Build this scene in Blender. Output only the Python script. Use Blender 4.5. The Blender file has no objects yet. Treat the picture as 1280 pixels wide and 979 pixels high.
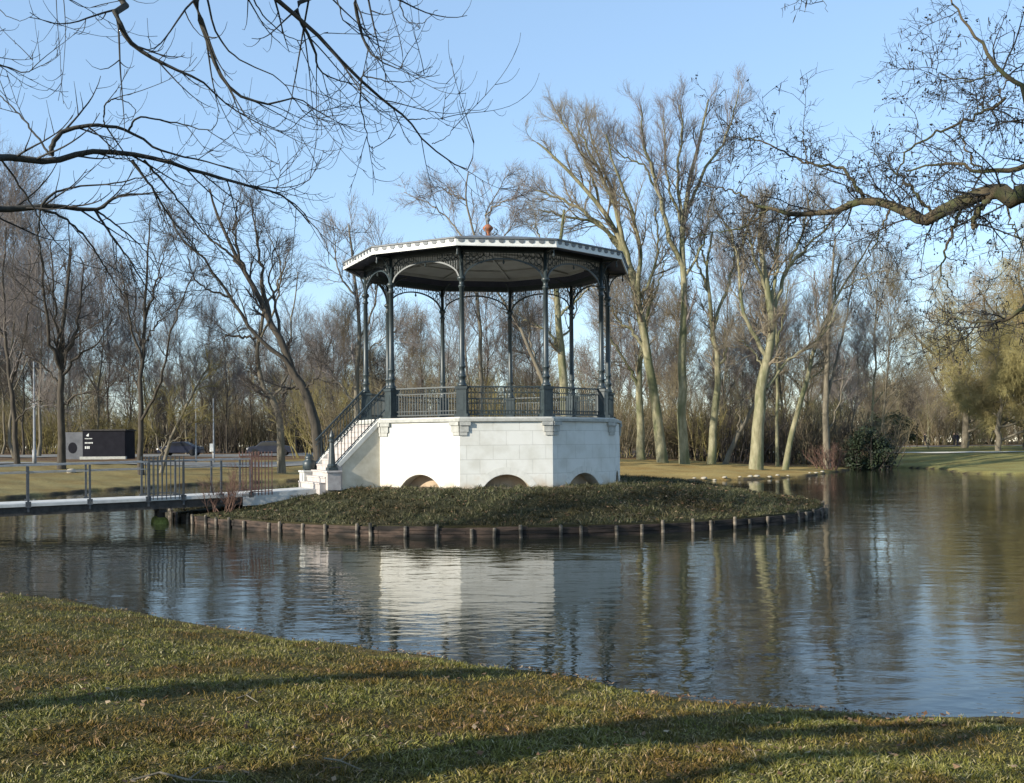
import bpy, math, random
import numpy as np
from mathutils import Vector, Matrix
R_ = math.radians
random.seed(7)
scene = bpy.context.scene
COL = scene.collection
F = 1294.0; EYE = 2.2; H0 = 556.0; ROLL = 0.007

def P(px, py, Y):
    u = px - 640.0; v = py - H0
    u2 = u - ROLL * v; v2 = v + ROLL * u
    return Vector((u2 / F * Y, Y, EYE - v2 / F * Y))

# ------------------------------------------------------------------ materials
def new_mat(name):
    m = bpy.data.materials.new(name); m.use_nodes = True
    nt = m.node_tree; b = nt.nodes['Principled BSDF']
    return m, nt, b
def N(nt, typ, **kw):
    n = nt.nodes.new(typ)
    for k, v in kw.items(): setattr(n, k, v)
    return n
def ramp(nt, stops):
    r = N(nt, 'ShaderNodeValToRGB'); e = r.color_ramp.elements
    while len(e) < len(stops): e.new(0.5)
    for i, (p, c) in enumerate(stops):
        e[i].position = p; e[i].color = (*c, 1)
    return r
def noisy(name, c1, c2, scale=5, rough=0.8, bump=0.3, bdist=0.02, stretch=(1,1,1), detail=6, lo=0.35, hi=0.65, c3=None, scale2=0.6, spec=0.3):
    m, nt, b = new_mat(name)
    tc = N(nt, 'ShaderNodeTexCoord'); mp = N(nt, 'ShaderNodeMapping'); mp.inputs['Scale'].default_value = stretch
    nt.links.new(tc.outputs['Object'], mp.inputs[0])
    no = N(nt, 'ShaderNodeTexNoise'); no.inputs['Scale'].default_value = scale; no.inputs['Detail'].default_value = detail
    no.inputs['Roughness'].default_value = 0.65
    nt.links.new(mp.outputs[0], no.inputs['Vector'])
    r = ramp(nt, [(lo, c1), (hi, c2)])
    nt.links.new(no.outputs['Fac'], r.inputs[0])
    out = r.outputs[0]
    if c3:
        n2 = N(nt, 'ShaderNodeTexNoise'); n2.inputs['Scale'].default_value = scale2; n2.inputs['Detail'].default_value = 4
        nt.links.new(mp.outputs[0], n2.inputs['Vector'])
        r2 = ramp(nt, [(0.45, (0,0,0)), (0.62, (1,1,1))]); nt.links.new(n2.outputs['Fac'], r2.inputs[0])
        mx = N(nt, 'ShaderNodeMixRGB'); nt.links.new(r2.outputs[0], mx.inputs[0]); nt.links.new(out, mx.inputs[1])
        mx.inputs[2].default_value = (*c3, 1); out = mx.outputs[0]
    nt.links.new(out, b.inputs['Base Color'])
    b.inputs['Roughness'].default_value = rough
    b.inputs['Specular IOR Level'].default_value = spec
    if bump:
        bp = N(nt, 'ShaderNodeBump'); bp.inputs['Strength'].default_value = bump; bp.inputs['Distance'].default_value = bdist
        nt.links.new(no.outputs['Fac'], bp.inputs['Height']); nt.links.new(bp.outputs[0], b.inputs['Normal'])
    return m
def island_random(name, stops, rough=0.7, spec=0.2, trans=0.0, big=None):
    m, nt, b = new_mat(name)
    g = N(nt, 'ShaderNodeNewGeometry'); r = ramp(nt, stops)
    nt.links.new(g.outputs['Random Per Island'], r.inputs[0]); out = r.outputs[0]
    if big:
        tc = N(nt, 'ShaderNodeTexCoord'); no = N(nt, 'ShaderNodeTexNoise'); no.inputs['Scale'].default_value = big[0]; no.inputs['Detail'].default_value = 5
        nt.links.new(tc.outputs['Object'], no.inputs['Vector'])
        r2 = ramp(nt, [(0.42, (0,0,0)), (0.6, (1,1,1))]); nt.links.new(no.outputs['Fac'], r2.inputs[0])
        mx = N(nt, 'ShaderNodeMixRGB'); mx.blend_type = 'MULTIPLY'; nt.links.new(r2.outputs[0], mx.inputs[0]); nt.links.new(out, mx.inputs[1])
        mx.inputs[2].default_value = (*big[1], 1); out = mx.outputs[0]
    nt.links.new(out, b.inputs['Base Color']); b.inputs['Roughness'].default_value = rough
    b.inputs['Specular IOR Level'].default_value = spec
    return m

M = {}
M['bark_pale'] = noisy('bark_pale', (.15,.135,.075), (.30,.275,.175), 2.6, .9, .9, .05, (1.6,1.6,.45), c3=(.115,.12,.06), scale2=1.1)
M['bark_dark'] = noisy('bark_dark', (.035,.03,.024), (.085,.07,.052), 3, .9, .5, .03, (2,2,.4))
M['bark_mid'] = noisy('bark_mid', (.10,.085,.062), (.19,.165,.12), 3, .9, .5, .03, (2,2,.4))
M['bark_near'] = noisy('bark_near', (.042,.033,.022), (.11,.085,.05), 9, .9, .9, .02, (1,1,1), c3=(.06,.066,.028), scale2=5)
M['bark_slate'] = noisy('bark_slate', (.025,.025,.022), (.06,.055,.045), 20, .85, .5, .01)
M['twig_pale'] = noisy('twig_pale', (.14,.115,.085), (.25,.21,.145), .5, .85, 0)
M['twig_purple'] = noisy('twig_purple', (.13,.112,.105), (.25,.215,.19), .4, .85, 0)
M['twig_dark'] = noisy('twig_dark', (.045,.038,.035), (.09,.075,.06), .4, .85, 0)
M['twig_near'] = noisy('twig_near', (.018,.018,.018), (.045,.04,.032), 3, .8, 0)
M['twig_olive'] = noisy('twig_olive', (.13,.11,.042), (.24,.20,.075), .25, .85, 0)
M['twig_willow'] = noisy('twig_willow', (.20,.175,.075), (.36,.31,.13), .35, .85, 0, c3=(.24,.17,.09), scale2=.10)
M['twig_brown'] = noisy('twig_brown', (.14,.112,.072), (.24,.195,.125), .3, .85, 0, c3=(.14,.125,.06), scale2=.12)
M['twig_red'] = noisy('twig_red', (.09,.05,.038), (.16,.095,.07), 3, .85, 0)
M['holly'] = island_random('holly', [(0,(.018,.026,.014)),(1,(.042,.055,.03))], .45)
M['iron'] = noisy('iron', (.020,.029,.031), (.034,.046,.048), 6, .42, .1, .003, spec=.5)
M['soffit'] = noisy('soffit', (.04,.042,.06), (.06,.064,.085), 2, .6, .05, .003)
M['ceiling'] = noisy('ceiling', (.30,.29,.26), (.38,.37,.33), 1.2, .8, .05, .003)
M['white_paint'] = noisy('white_paint', (.60,.60,.56), (.72,.71,.67), 3, .55, .1, .004)
M['lead'] = noisy('lead', (.10,.11,.115), (.17,.18,.19), 2, .5, .2, .006)
M['terracotta'] = noisy('terracotta', (.20,.075,.035), (.36,.14,.07), 6, .55, .2, .006)
M['stone'] = noisy('stone', (.46,.45,.41), (.60,.59,.54), 4, .8, .3, .01)
M['voussoir'] = noisy('voussoir', (.54,.53,.48), (.62,.61,.56), 4, .8, .2, .01)
M['stone_grey'] = noisy('stone_grey', (.30,.30,.27), (.44,.43,.39), 6, .85, .3, .01)
M['stone_pink'] = noisy('stone_pink', (.34,.30,.28), (.48,.44,.41), 5, .85, .3, .01)
M['flank'] = noisy('flank', (.42,.38,.29), (.60,.56,.46), 1.6, .85, .3, .01)
M['sand'] = noisy('sand', (.34,.25,.17), (.44,.34,.24), 5, .95, .4, .02)
M['deck'] = noisy('deck', (.40,.39,.37), (.55,.54,.50), 4, .8, .2, .006)
M['beam'] = noisy('beam', (.03,.028,.025), (.06,.055,.05), 6, .8, .3, .01)
M['galv'] = noisy('galv', (.20,.205,.21), (.30,.305,.305), 8, .45, .1, .003)
M['railing_grey'] = noisy('railing_grey', (.05,.055,.06), (.09,.095,.10), 8, .5, .1, .003)
M['rust'] = noisy('rust', (.11,.055,.04), (.24,.13,.10), 9, .85, .2, .004)
M['moss'] = noisy('moss', (.12,.14,.03), (.25,.26,.07), 14, .95, .8, .03)
M['asphalt'] = noisy('asphalt', (.17,.165,.15), (.24,.23,.21), 1.2, .95, .1, .01, spec=.05)
M['gravel'] = noisy('gravel', (.50,.46,.38), (.62,.58,.50), 1.5, .95, .1, .01)
M['black_panel'] = noisy('black_panel', (.006,.006,.010), (.011,.011,.016), 1.5, .6, 0, spec=.1)
M['grey_panel'] = noisy('grey_panel', (.08,.083,.092), (.13,.133,.142), 1.2, .6, 0)
M['car_dark'] = noisy('car_dark', (.015,.017,.03), (.025,.028,.045), 1.2, .25, 0, spec=.6)
M['glass_dark'] = noisy('glass_dark', (.02,.02,.025), (.03,.035,.04), 1, .08, 0, spec=.7)
M['tyre'] = noisy('tyre', (.015,.015,.015), (.03,.03,.03), 6, .9, 0)
M['cloth_dark'] = noisy('cloth_dark', (.012,.012,.015), (.03,.028,.03), 8, .9, 0)
M['cloth_blue'] = noisy('cloth_blue', (.012,.014,.026), (.022,.025,.042), 8, .9, 0)
M['skin'] = noisy('skin', (.42,.27,.20), (.50,.33,.25), 8, .6, 0)
M['hair'] = noisy('hair', (.02,.015,.01), (.05,.035,.02), 20, .7, 0)
M['boulder'] = noisy('boulder', (.26,.225,.165), (.42,.375,.29), 5, .9, .6, .04)
M['leaf'] = island_random('leaf', [(0,(.06,.032,.018)),(.5,(.13,.07,.035)),(.85,(.21,.135,.075)),(1,(.33,.25,.16))], .7)
M['grass'] = island_random('grass', [(0,(.05,.055,.011)),(.45,(.138,.135,.026)),(.78,(.21,.19,.052)),(.92,(.27,.235,.11)),(1,(.42,.37,.22))], .65, .15, big=(1.5,(.80,.56,.55)))
M['grass_rough'] = island_random('grass_rough', [(0,(.03,.034,.014)),(.5,(.066,.07,.030)),(.85,(.13,.122,.06)),(1,(.25,.22,.14))], .7, .15, big=(.5,(.60,.52,.50)))
# timber (posts and boards of the island edge)
def timber(name, a, b_):
    return noisy(name, a, b_, 2.2, .9, .5, .01, (1,1,4), c3=(a[0]*.5,a[1]*.55,a[2]*.6), scale2=1.4)
M['timber'] = timber('timber', (.036,.027,.021), (.095,.064,.048))
M['timber_post'] = timber('timber_post', (.09,.075,.058), (.24,.20,.155))

# ashlar wall: faint block joints in a whitewashed render, damp stains near the ground
def wall_mat():
    m, nt, b = new_mat('whitewashed_ashlar')
    tc = N(nt, 'ShaderNodeTexCoord'); sp = N(nt, 'ShaderNodeSeparateXYZ'); cb = N(nt, 'ShaderNodeCombineXYZ')
    nt.links.new(tc.outputs['Object'], sp.inputs[0]); nt.links.new(sp.outputs[0], cb.inputs[0]); nt.links.new(sp.outputs[2], cb.inputs[1])
    br = N(nt, 'ShaderNodeTexBrick'); br.inputs['Scale'].default_value = 1.0
    br.inputs['Brick Width'].default_value = .78; br.inputs['Row Height'].default_value = .42
    br.inputs['Mortar Size'].default_value = .008; br.inputs['Mortar Smooth'].default_value = .3
    br.inputs['Color1'].default_value = (.64,.63,.585,1); br.inputs['Color2'].default_value = (.605,.60,.555,1)
    br.inputs['Mortar'].default_value = (.50,.49,.45,1)
    nt.links.new(cb.outputs[0], br.inputs['Vector'])
    no = N(nt, 'ShaderNodeTexNoise'); no.inputs['Scale'].default_value = 2.3; no.inputs['Detail'].default_value = 8
    nt.links.new(tc.outputs['Object'], no.inputs['Vector'])
    r = ramp(nt, [(.35, (.86,.85,.82)), (.6, (1,1,1))]); nt.links.new(no.outputs['Fac'], r.inputs[0])
    mx = N(nt, 'ShaderNodeMixRGB'); mx.blend_type = 'MULTIPLY'; mx.inputs[0].default_value = 1
    nt.links.new(br.outputs['Color'], mx.inputs[1]); nt.links.new(r.outputs[0], mx.inputs[2])
    # rising damp: a brownish green stain that follows a ragged line above the ground
    ad = N(nt, 'ShaderNodeMath'); ad.operation = 'MULTIPLY_ADD'; nt.links.new(no.outputs['Fac'], ad.inputs[0]); ad.inputs[1].default_value = -1.1
    nt.links.new(sp.outputs[2], ad.inputs[2])
    r3 = ramp(nt, [(0.0, (.9,.9,.9)), (.30, (0,0,0))]); r3.color_ramp.elements[0].position = 0
    mr = N(nt, 'ShaderNodeMapRange'); mr.inputs['From Min'].default_value = -.62; mr.inputs['From Max'].default_value = .55
    nt.links.new(ad.outputs[0], mr.inputs['Value']); nt.links.new(mr.outputs[0], r3.inputs[0])
    m2 = N(nt, 'ShaderNodeMixRGB'); nt.links.new(r3.outputs[0], m2.inputs[0]); nt.links.new(mx.outputs[0], m2.inputs[1]); m2.inputs[2].default_value = (.40,.32,.22,1)
    nt.links.new(m2.outputs[0], b.inputs['Base Color']); b.inputs['Roughness'].default_value = .8
    bp = N(nt, 'ShaderNodeBump'); bp.inputs['Strength'].default_value = .5; bp.inputs['Distance'].default_value = .008
    nt.links.new(br.outputs['Fac'], bp.inputs['Height']); bp.invert = True
    nt.links.new(bp.outputs[0], b.inputs['Normal'])
    return m
M['wall'] = wall_mat()

def water_mat():
    m, nt, b = new_mat('pond_water')
    b.inputs['Base Color'].default_value = (.020,.021,.013,1); b.inputs['Roughness'].default_value = .03
    b.inputs['IOR'].default_value = 1.333; b.inputs['Specular IOR Level'].default_value = .36
    tc = N(nt, 'ShaderNodeTexCoord')
    def wave(scale, stretch, rot, det):
        mp = N(nt, 'ShaderNodeMapping'); mp.inputs['Scale'].default_value = stretch; mp.inputs['Rotation'].default_value = (0,0,rot)
        nt.links.new(tc.outputs['Object'], mp.inputs[0])
        no = N(nt, 'ShaderNodeTexNoise'); no.inputs['Scale'].default_value = scale; no.inputs['Detail'].default_value = det
        no.inputs['Roughness'].default_value = .5; no.inputs['Distortion'].default_value = .4
        nt.links.new(mp.outputs[0], no.inputs['Vector']); return no.outputs['Fac']
    a = wave(3.0, (.5,1,1), R_(14), 3); c = wave(.7, (.6,1,1), R_(-20), 2)
    # calmer and rougher patches
    pt = wave(.12, (1,1,1), 0, 2); pr = N(nt, 'ShaderNodeMapRange'); pr.inputs['From Min'].default_value = .35; pr.inputs['From Max'].default_value = .65
    pr.inputs['To Min'].default_value = .25; pr.inputs['To Max'].default_value = 1.35
    nt.links.new(pt, pr.inputs['Value'])
    mu = N(nt, 'ShaderNodeMath'); mu.operation = 'MULTIPLY'; nt.links.new(a, mu.inputs[0]); nt.links.new(pr.outputs[0], mu.inputs[1])
    ad0 = N(nt, 'ShaderNodeMath'); ad0.operation = 'MULTIPLY_ADD'; nt.links.new(c, ad0.inputs[0]); ad0.inputs[1].default_value = 1.2; nt.links.new(mu.outputs[0], ad0.inputs[2])
    f = wave(8.0, (.45,1,1), R_(8), 2); fm = N(nt, 'ShaderNodeMath'); fm.operation = 'MULTIPLY'; nt.links.new(f, fm.inputs[0]); nt.links.new(pr.outputs[0], fm.inputs[1])
    ad = N(nt, 'ShaderNodeMath'); ad.operation = 'MULTIPLY_ADD'; nt.links.new(fm.outputs[0], ad.inputs[0]); ad.inputs[1].default_value = .20; nt.links.new(ad0.outputs[0], ad.inputs[2])
    bp = N(nt, 'ShaderNodeBump'); bp.inputs['Strength'].default_value = 1.0; bp.inputs['Distance'].default_value = .0100
    nt.links.new(ad.outputs[0], bp.inputs['Height']); nt.links.new(bp.outputs[0], b.inputs['Normal'])
    return m
M['water'] = water_mat()

def ground_mat():
    m, nt, b = new_mat('ground_cover')
    at = N(nt, 'ShaderNodeVertexColor'); at.layer_name = 'Col'
    tc = N(nt, 'ShaderNodeTexCoord')
    n1 = N(nt, 'ShaderNodeTexNoise'); n1.inputs['Scale'].default_value = 9; n1.inputs['Detail'].default_value = 8; n1.inputs['Roughness'].default_value = .75
    n2 = N(nt, 'ShaderNodeTexNoise'); n2.inputs['Scale'].default_value = .35; n2.inputs['Detail'].default_value = 6; n2.inputs['Roughness'].default_value = .6
    nt.links.new(tc.outputs['Object'], n1.inputs['Vector']); nt.links.new(tc.outputs['Object'], n2.inputs['Vector'])
    r1 = ramp(nt, [(.3, (.45,.45,.42)), (.55, (1,1,1)), (.75, (1.0,.92,.8))]); nt.links.new(n1.outputs['Fac'], r1.inputs[0])
    r2 = ramp(nt, [(.35, (.80,.70,.62)), (.6, (1,1,1))]); nt.links.new(n2.outputs['Fac'], r2.inputs[0])
    a = N(nt, 'ShaderNodeMixRGB'); a.blend_type = 'MULTIPLY'; a.inputs[0].default_value = 1
    nt.links.new(at.outputs['Color'], a.inputs[1]); nt.links.new(r1.outputs[0], a.inputs[2])
    c = N(nt, 'ShaderNodeMixRGB'); c.blend_type = 'MULTIPLY'; c.inputs[0].default_value = 1
    nt.links.new(a.outputs[0], c.inputs[1]); nt.links.new(r2.outputs[0], c.inputs[2])
    nt.links.new(c.outputs[0], b.inputs['Base Color']); b.inputs['Roughness'].default_value = .95; b.inputs['Specular IOR Level'].default_value = .1
    bp = N(nt, 'ShaderNodeBump'); bp.inputs['Strength'].default_value = .8; bp.inputs['Distance'].default_value = .03
    nt.links.new(n1.outputs['Fac'], bp.inputs['Height']); nt.links.new(bp.outputs[0], b.inputs['Normal'])
    return m
M['ground'] = ground_mat()

# ------------------------------------------------------------------ mesh helpers
def np_mesh(name, verts, faces, mat, smooth=True):
    """verts (n,3), faces list of (m,k) int arrays"""
    me = bpy.data.meshes.new(name)
    verts = np.asarray(verts, dtype=np.float32)
    me.vertices.add(len(verts)); me.vertices.foreach_set('co', verts.ravel())
    fl = [np.asarray(f, dtype=np.int32) for f in faces if len(f)]
    nl = sum(f.size for f in fl); nf = sum(len(f) for f in fl)
    me.loops.add(nl); me.polygons.add(nf)
    me.loops.foreach_set('vertex_index', np.concatenate([f.ravel() for f in fl]))
    st = []; off = 0
    for f in fl:
        k = f.shape[1]; st.append(off + np.arange(len(f)) * k); off += f.size
    me.polygons.foreach_set('loop_start', np.concatenate(st).astype(np.int32))
    me.update(calc_edges=True)
    me.polygons.foreach_set('use_smooth', np.full(nf, smooth))
    me.materials.append(mat)
    return me
def link(name, me, parent=None, loc=(0,0,0), rz=0):
    o = bpy.data.objects.new(name, me); COL.objects.link(o)
    o.location = loc; o.rotation_euler = (0,0,rz)
    if parent: o.parent = parent
    return o
def tag(o, label, cat, group=None):
    o['label'] = label; o['category'] = cat
    if group: o['group'] = group
    return o
def thing(name, label, cat, loc=(0,0,0), rz=0, group=None):
    return tag(link(name, None, None, loc, rz), label, cat, group)
def structure(o): o['kind'] = 'structure'; return o
def stuff(o, label, cat): tag(o, label, cat); o['kind'] = 'stuff'; return o

class MB:
    def __init__(s): s.v = []; s.f = []
    def add(s, vs, fs):
        n = len(s.v); s.v += [tuple(x) for x in vs]; s.f += [tuple(i + n for i in q) for q in fs]; return s
    def box(s, c, d, rz=0, mat=None):
        hx, hy, hz = d[0]/2, d[1]/2, d[2]/2
        vs = [Vector((x*hx, y*hy, z*hz)) for x in (-1,1) for y in (-1,1) for z in (-1,1)]
        m = Matrix.Rotation(rz, 3, 'Z') if mat is None else mat
        vs = [m @ v + Vector(c) for v in vs]
        return s.add(vs, [(0,1,3,2),(4,6,7,5),(0,4,5,1),(2,3,7,6),(0,2,6,4),(1,5,7,3)])
    def bar(s, a, b, w, h=None):
        """rectangular bar from a to b"""
        a = Vector(a); b = Vector(b); h = h or w; d = b - a; L = d.length
        if L < 1e-6: return s
        q = d.to_track_quat('X', 'Z').to_matrix()
        return s.box((a+b)/2, (L, w, h), mat=q)
    def tube(s, pts, rs, n=8, cap=True):
        pts = [Vector(p) for p in pts]
        if not isinstance(rs, (list, tuple)): rs = [rs]*len(pts)
        vs = []; k = len(pts)
        for i, p in enumerate(pts):
            t = (pts[min(i+1,k-1)] - pts[max(i-1,0)]).normalized()
            ref = Vector((0,0,1)) if abs(t.z) < .9 else Vector((1,0,0))
            a = t.cross(ref).normalized(); b = t.cross(a)
            for j in range(n):
                g = 2*math.pi*j/n; vs.append(p + (a*math.cos(g) + b*math.sin(g))*rs[i])
        fs = [(i*n+j, i*n+(j+1)%n, (i+1)*n+(j+1)%n, (i+1)*n+j) for i in range(k-1) for j in range(n)]
        if cap: fs += [tuple(range(n))[::-1], tuple((k-1)*n+j for j in range(n))]
        return s.add(vs, fs)
    def lathe(s, c, prof, n=12):
        c = Vector(c); vs = []
        for r, z in prof:
            for j in range(n):
                g = 2*math.pi*j/n; vs.append(c + Vector((r*math.cos(g), r*math.sin(g), z)))
        k = len(prof)
        fs = [(i*n+j, i*n+(j+1)%n, (i+1)*n+(j+1)%n, (i+1)*n+j) for i in range(k-1) for j in range(n)]
        fs += [tuple(range(n))[::-1], tuple((k-1)*n+j for j in range(n))]
        return s.add(vs, fs)
    def prism(s, outline, fn0, fn1):
        """outline 2D pts, fn maps (u,v) to 3D for the two faces"""
        n = len(outline); vs = [fn0(*p) for p in outline] + [fn1(*p) for p in outline]
        fs = [tuple(range(n))[::-1], tuple(range(n, 2*n))] + [(i,(i+1)%n,n+(i+1)%n,n+i) for i in range(n)]
        return s.add(vs, fs)
    def mesh(s, name, mat, smooth=False):
        me = bpy.data.meshes.new(name); me.from_pydata([tuple(v) for v in s.v], [], s.f); me.update()
        if smooth:
            me.polygons.foreach_set('use_smooth', [True]*len(me.polygons))
        me.materials.append(mat); return me
    def build(s, name, mat, parent=None, loc=(0,0,0), rz=0, smooth=False, bevel=0):
        o = link(name, s.mesh(name, mat, smooth), parent, loc, rz)
        if bevel:
            b = o.modifiers.new('b', 'BEVEL'); b.width = bevel; b.segments = 2; b.limit_method = 'ANGLE'
        return o

# ------------------------------------------------------------------ pond outline and ground height
def gp(px, py, h=2.1):
    """point on a bank about 10 cm above the water seen at this spot"""
    v2 = (py - H0) + ROLL*(px-640); Y = F*h/v2
    p = P(px, py, Y); return (p.x, p.y)
pond = [gp(0,744), gp(85,749), gp(170,764), gp(260,781), gp(350,796), gp(430,806), gp(520,818), gp(640,834), gp(700,842), gp(760,853), gp(810,865), gp(870,874), gp(1000,887), gp(1100,893), gp(1280,898),
        (5.6,7.7), (10,8.2), (25,10), (45,20), (48,55), (33.4,67.6), (31,71.6), (34.6,83), (33,88), (29.9,89), (24.7,78), (23.0,74.5), (19,67), (15.5,63), (10,60), (6.3,57.8), (0,60), (-7,64),
        (-13.3,66), (-18,60), (-20.8,52.9), (-21.8,44), (-21,38), (-19.5,31), (-18.4,27), (-17.5,23.5), (-14.5,19.5), (-10.5,16.5)]
_pa = np.array(pond); _pb = np.roll(_pa, -1, axis=0)
def sdist(x, y):
    x = np.atleast_1d(np.asarray(x, float)); y = np.atleast_1d(np.asarray(y, float))
    best = np.full(x.shape, 1e9); ins = np.zeros(x.shape, bool)
    for (ax, ay), (bx, by) in zip(_pa, _pb):
        dx, dy = bx-ax, by-ay
        t = np.clip(((x-ax)*dx + (y-ay)*dy) / (dx*dx+dy*dy), 0, 1)
        d = np.hypot(x-ax-t*dx, y-ay-t*dy); best = np.minimum(best, d)
        c = ((ay > y) != (by > y)) & (x < (bx-ax)*(y-ay)/(by-ay+1e-12)+ax); ins ^= c
    return np.where(ins, -best, best)
def sm(a, b, x):
    t = np.clip((x-a)/(b-a), 0, 1); return t*t*(3-2*t)
def wob(x, y):
    return (np.sin(x*1.7+y*2.3)+np.sin(x*3.9-y*1.1+1)+np.sin(y*4.7+x*.6+2)+np.sin(x*8.3+y*6.1)*.6)
def ground(x, y):
    x = np.atleast_1d(np.asarray(x, float)); y = np.atleast_1d(np.asarray(y, float))
    near = 1 - sm(25, 40, y)
    sd = sdist(x, y) + near*.035*wob(x*1.3, y*1.3) + (1-near)*.12*wob(x*.5, y*.5)
    zn = .10*sm(0,.10,sd) + .47*(1-np.exp(-np.maximum(sd,0)/2.4)) + .008*wob(x*1.1, y*.9)*sm(0,.5,sd)
    zf = .12*sm(0,.25,sd) + np.minimum(.058*np.maximum(sd,0), .9) + .010*np.maximum(sd-15,0) + .02*wob(x*.3,y*.3)*sm(0,2,sd)
    zf = np.minimum(zf, 2.05)
    z = near*zn + (1-near)*zf
    zw = np.maximum(.9*sd - .02, -1.2)
    return np.where(sd > 0, z, zw)
def gz(x, y): return float(ground(x, y)[0])

# polar sheet reaching the horizon, finest where the camera looks
rings = np.concatenate([[0.0, .8, 1.6, 2.4], 3.0*1.0078**np.arange(0, 700), [900, 1500, 3000]])
rings = rings[(rings < 650) | (rings >= 900)]
th = np.concatenate([np.linspace(-34, 34, 460), np.linspace(34, 326, 150)[1:-1]])
RR, TT = np.meshgrid(rings, np.radians(th), indexing='ij')
X = RR*np.sin(TT); Yg = RR*np.cos(TT)
Z = ground(X.ravel(), Yg.ravel())
nr, nt_ = RR.shape
idx = np.arange(nr*nt_).reshape(nr, nt_)
q = np.stack([idx[:-1,:], np.roll(idx,-1,1)[:-1,:], np.roll(idx,-1,1)[1:,:], idx[1:,:]], -1).reshape(-1,4)
gm = np_mesh('ground', np.stack([X.ravel(), Yg.ravel(), Z], -1), [q], M['ground'])
xr, yr = X.ravel(), Yg.ravel(); sd = sdist(xr, yr)
def cc(c): return np.array(c)[None,:]
w = wob(xr*.15, yr*.12)*.12
grassy = cc((.085,.075,.028)); litter = cc((.34,.25,.095)); lawnfar = cc((.24,.22,.08)); floor_ = cc((.15,.10,.06)); leftlawn = cc((.25,.20,.085)); mud = cc((.06,.05,.035))
colr = np.repeat(grassy, len(xr), 0)
def blend(c0, c1, t): return c0*(1-t[:,None]) + c1*t[:,None]
far = sm(24, 40, yr)
colr = blend(colr, litter, far)
colr = blend(colr, leftlawn, far*sm(2,-8,xr-0) if False else far*(1-sm(-10,-4,xr)))
colr = blend(colr, lawnfar, far*sm(24,29,xr)*sm(60,68,yr))
colr = blend(colr, floor_, sm(80,86,yr+w*20)*(1-sm(26,30,xr)))
colr = blend(colr, floor_, sm(150,156,yr))
colr = blend(colr, litter*.62, (1-far)*(1-sm(.15,.9,sd+w*2.5))*.8)
colr = blend(colr, mud, 1-sm(.0,.30,sd+wob(xr*3,yr*3)*.05))
ca = gm.color_attributes.new('Col', 'FLOAT_COLOR', 'POINT')
ca.data.foreach_set('color', np.concatenate([colr, np.ones((len(xr),1))], 1).astype(np.float32).ravel())
structure(link('ground', gm))

wm = MB().add([(-130,-20,0),(130,-20,0),(130,150,0),(-130,150,0)], [(0,1,2,3)])
structure(wm.build('water', M['water']))

def strip(name, pts, width, mat, dz, seg=60):
    pts = [Vector((*p,0)) for p in pts]; out = []
    L = [0]
    for a, b in zip(pts, pts[1:]): L.append(L[-1]+(b-a).length)
    vs = []; nw = 7
    for i in range(seg+1):
        s = L[-1]*i/seg; j = max(k for k in range(len(pts)-1) if L[k] <= s+1e-9); t = (s-L[j])/(L[j+1]-L[j])
        p = pts[j].lerp(pts[j+1], t); d = (pts[j+1]-pts[j]).normalized(); n = Vector((-d.y, d.x, 0))
        for k in range(nw):
            w_ = (k/(nw-1)-.5)*width*(1+.08*math.sin(i*1.3+k)); e = p + n*w_
            vs.append((e.x, e.y, gz(e.x, e.y)+dz))
    fs = [(i*nw+k, i*nw+k+1, (i+1)*nw+k+1, (i+1)*nw+k) for i in range(seg) for k in range(nw-1)]
    return structure(MB().add(vs, fs).build(name, mat, smooth=True))
strip('road', [(-95,76),(-40,73),(-20,76),(-8,84),(4,100)], 4.5, M['asphalt'], .05)
strip('road', [(-130,104),(-60,102),(-25,106),(0,125)], 15, M['asphalt'], .05)
strip('path', [(26,118),(34,109),(44,104.5),(60,101),(100,92)], 2.6, M['gravel'], .06)
strip('path', [(25,160),(45,152),(70,146),(110,140)], 5, M['asphalt'], .06)

# ------------------------------------------------------------------ island
ISC = (-.38, 35.3); ISR = 10.55
def isl_r(a):   # outline radius as a function of the angle, slightly uneven
    return ISR*(1+.012*math.sin(3*a+.7)+.010*math.sin(5*a+2))
def isl_z(f):
    # f = r/R : 0 centre .. 1 edge
    return .27 + (.95-.27)*(1-float(sm(.50,1.0,np.array(f))))**.9
def island_point(a, f):
    r = isl_r(a)*f; x = ISC[0]+r*math.sin(a); y = ISC[1]-r*math.cos(a)
    z = isl_z(f) + .012*float(wob(np.array(x*1.4), np.array(y*1.4)))*(f < .99)
    return (x, y, z)
vs = []; fs = []; na = 200; fr = list(np.linspace(.02,1,60))
for f in fr:
    for k in range(na): vs.append(island_point(2*math.pi*k/na, f))
for k in range(na):
    a = 2*math.pi*k/na; r = isl_r(a); vs.append((ISC[0]+r*math.sin(a), ISC[1]-r*math.cos(a), -1.2))
m_ = len(fr)+1
fs = [(i*na+k, i*na+(k+1)%na, (i+1)*na+(k+1)%na, (i+1)*na+k) for i in range(m_-1) for k in range(na)]
fs.append(tuple(range(na))[::-1])
im = MB().add(vs, fs).mesh('island', M['ground'], True)
iv = np.array(vs); icol = np.repeat(cc((.045,.043,.022)), len(iv), 0)
rr_ = np.hypot(iv[:,0]+.75, iv[:,1]-34.5)
icol = blend(icol, cc((.20,.16,.11)), 1-sm(4.6,5.6,rr_+w[:len(iv)]))
ica = im.color_attributes.new('Col', 'FLOAT_COLOR', 'POINT')
ica.data.foreach_set('color', np.concatenate([icol, np.ones((len(iv),1))], 1).astype(np.float32).ravel())
structure(link('island', im))

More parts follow.
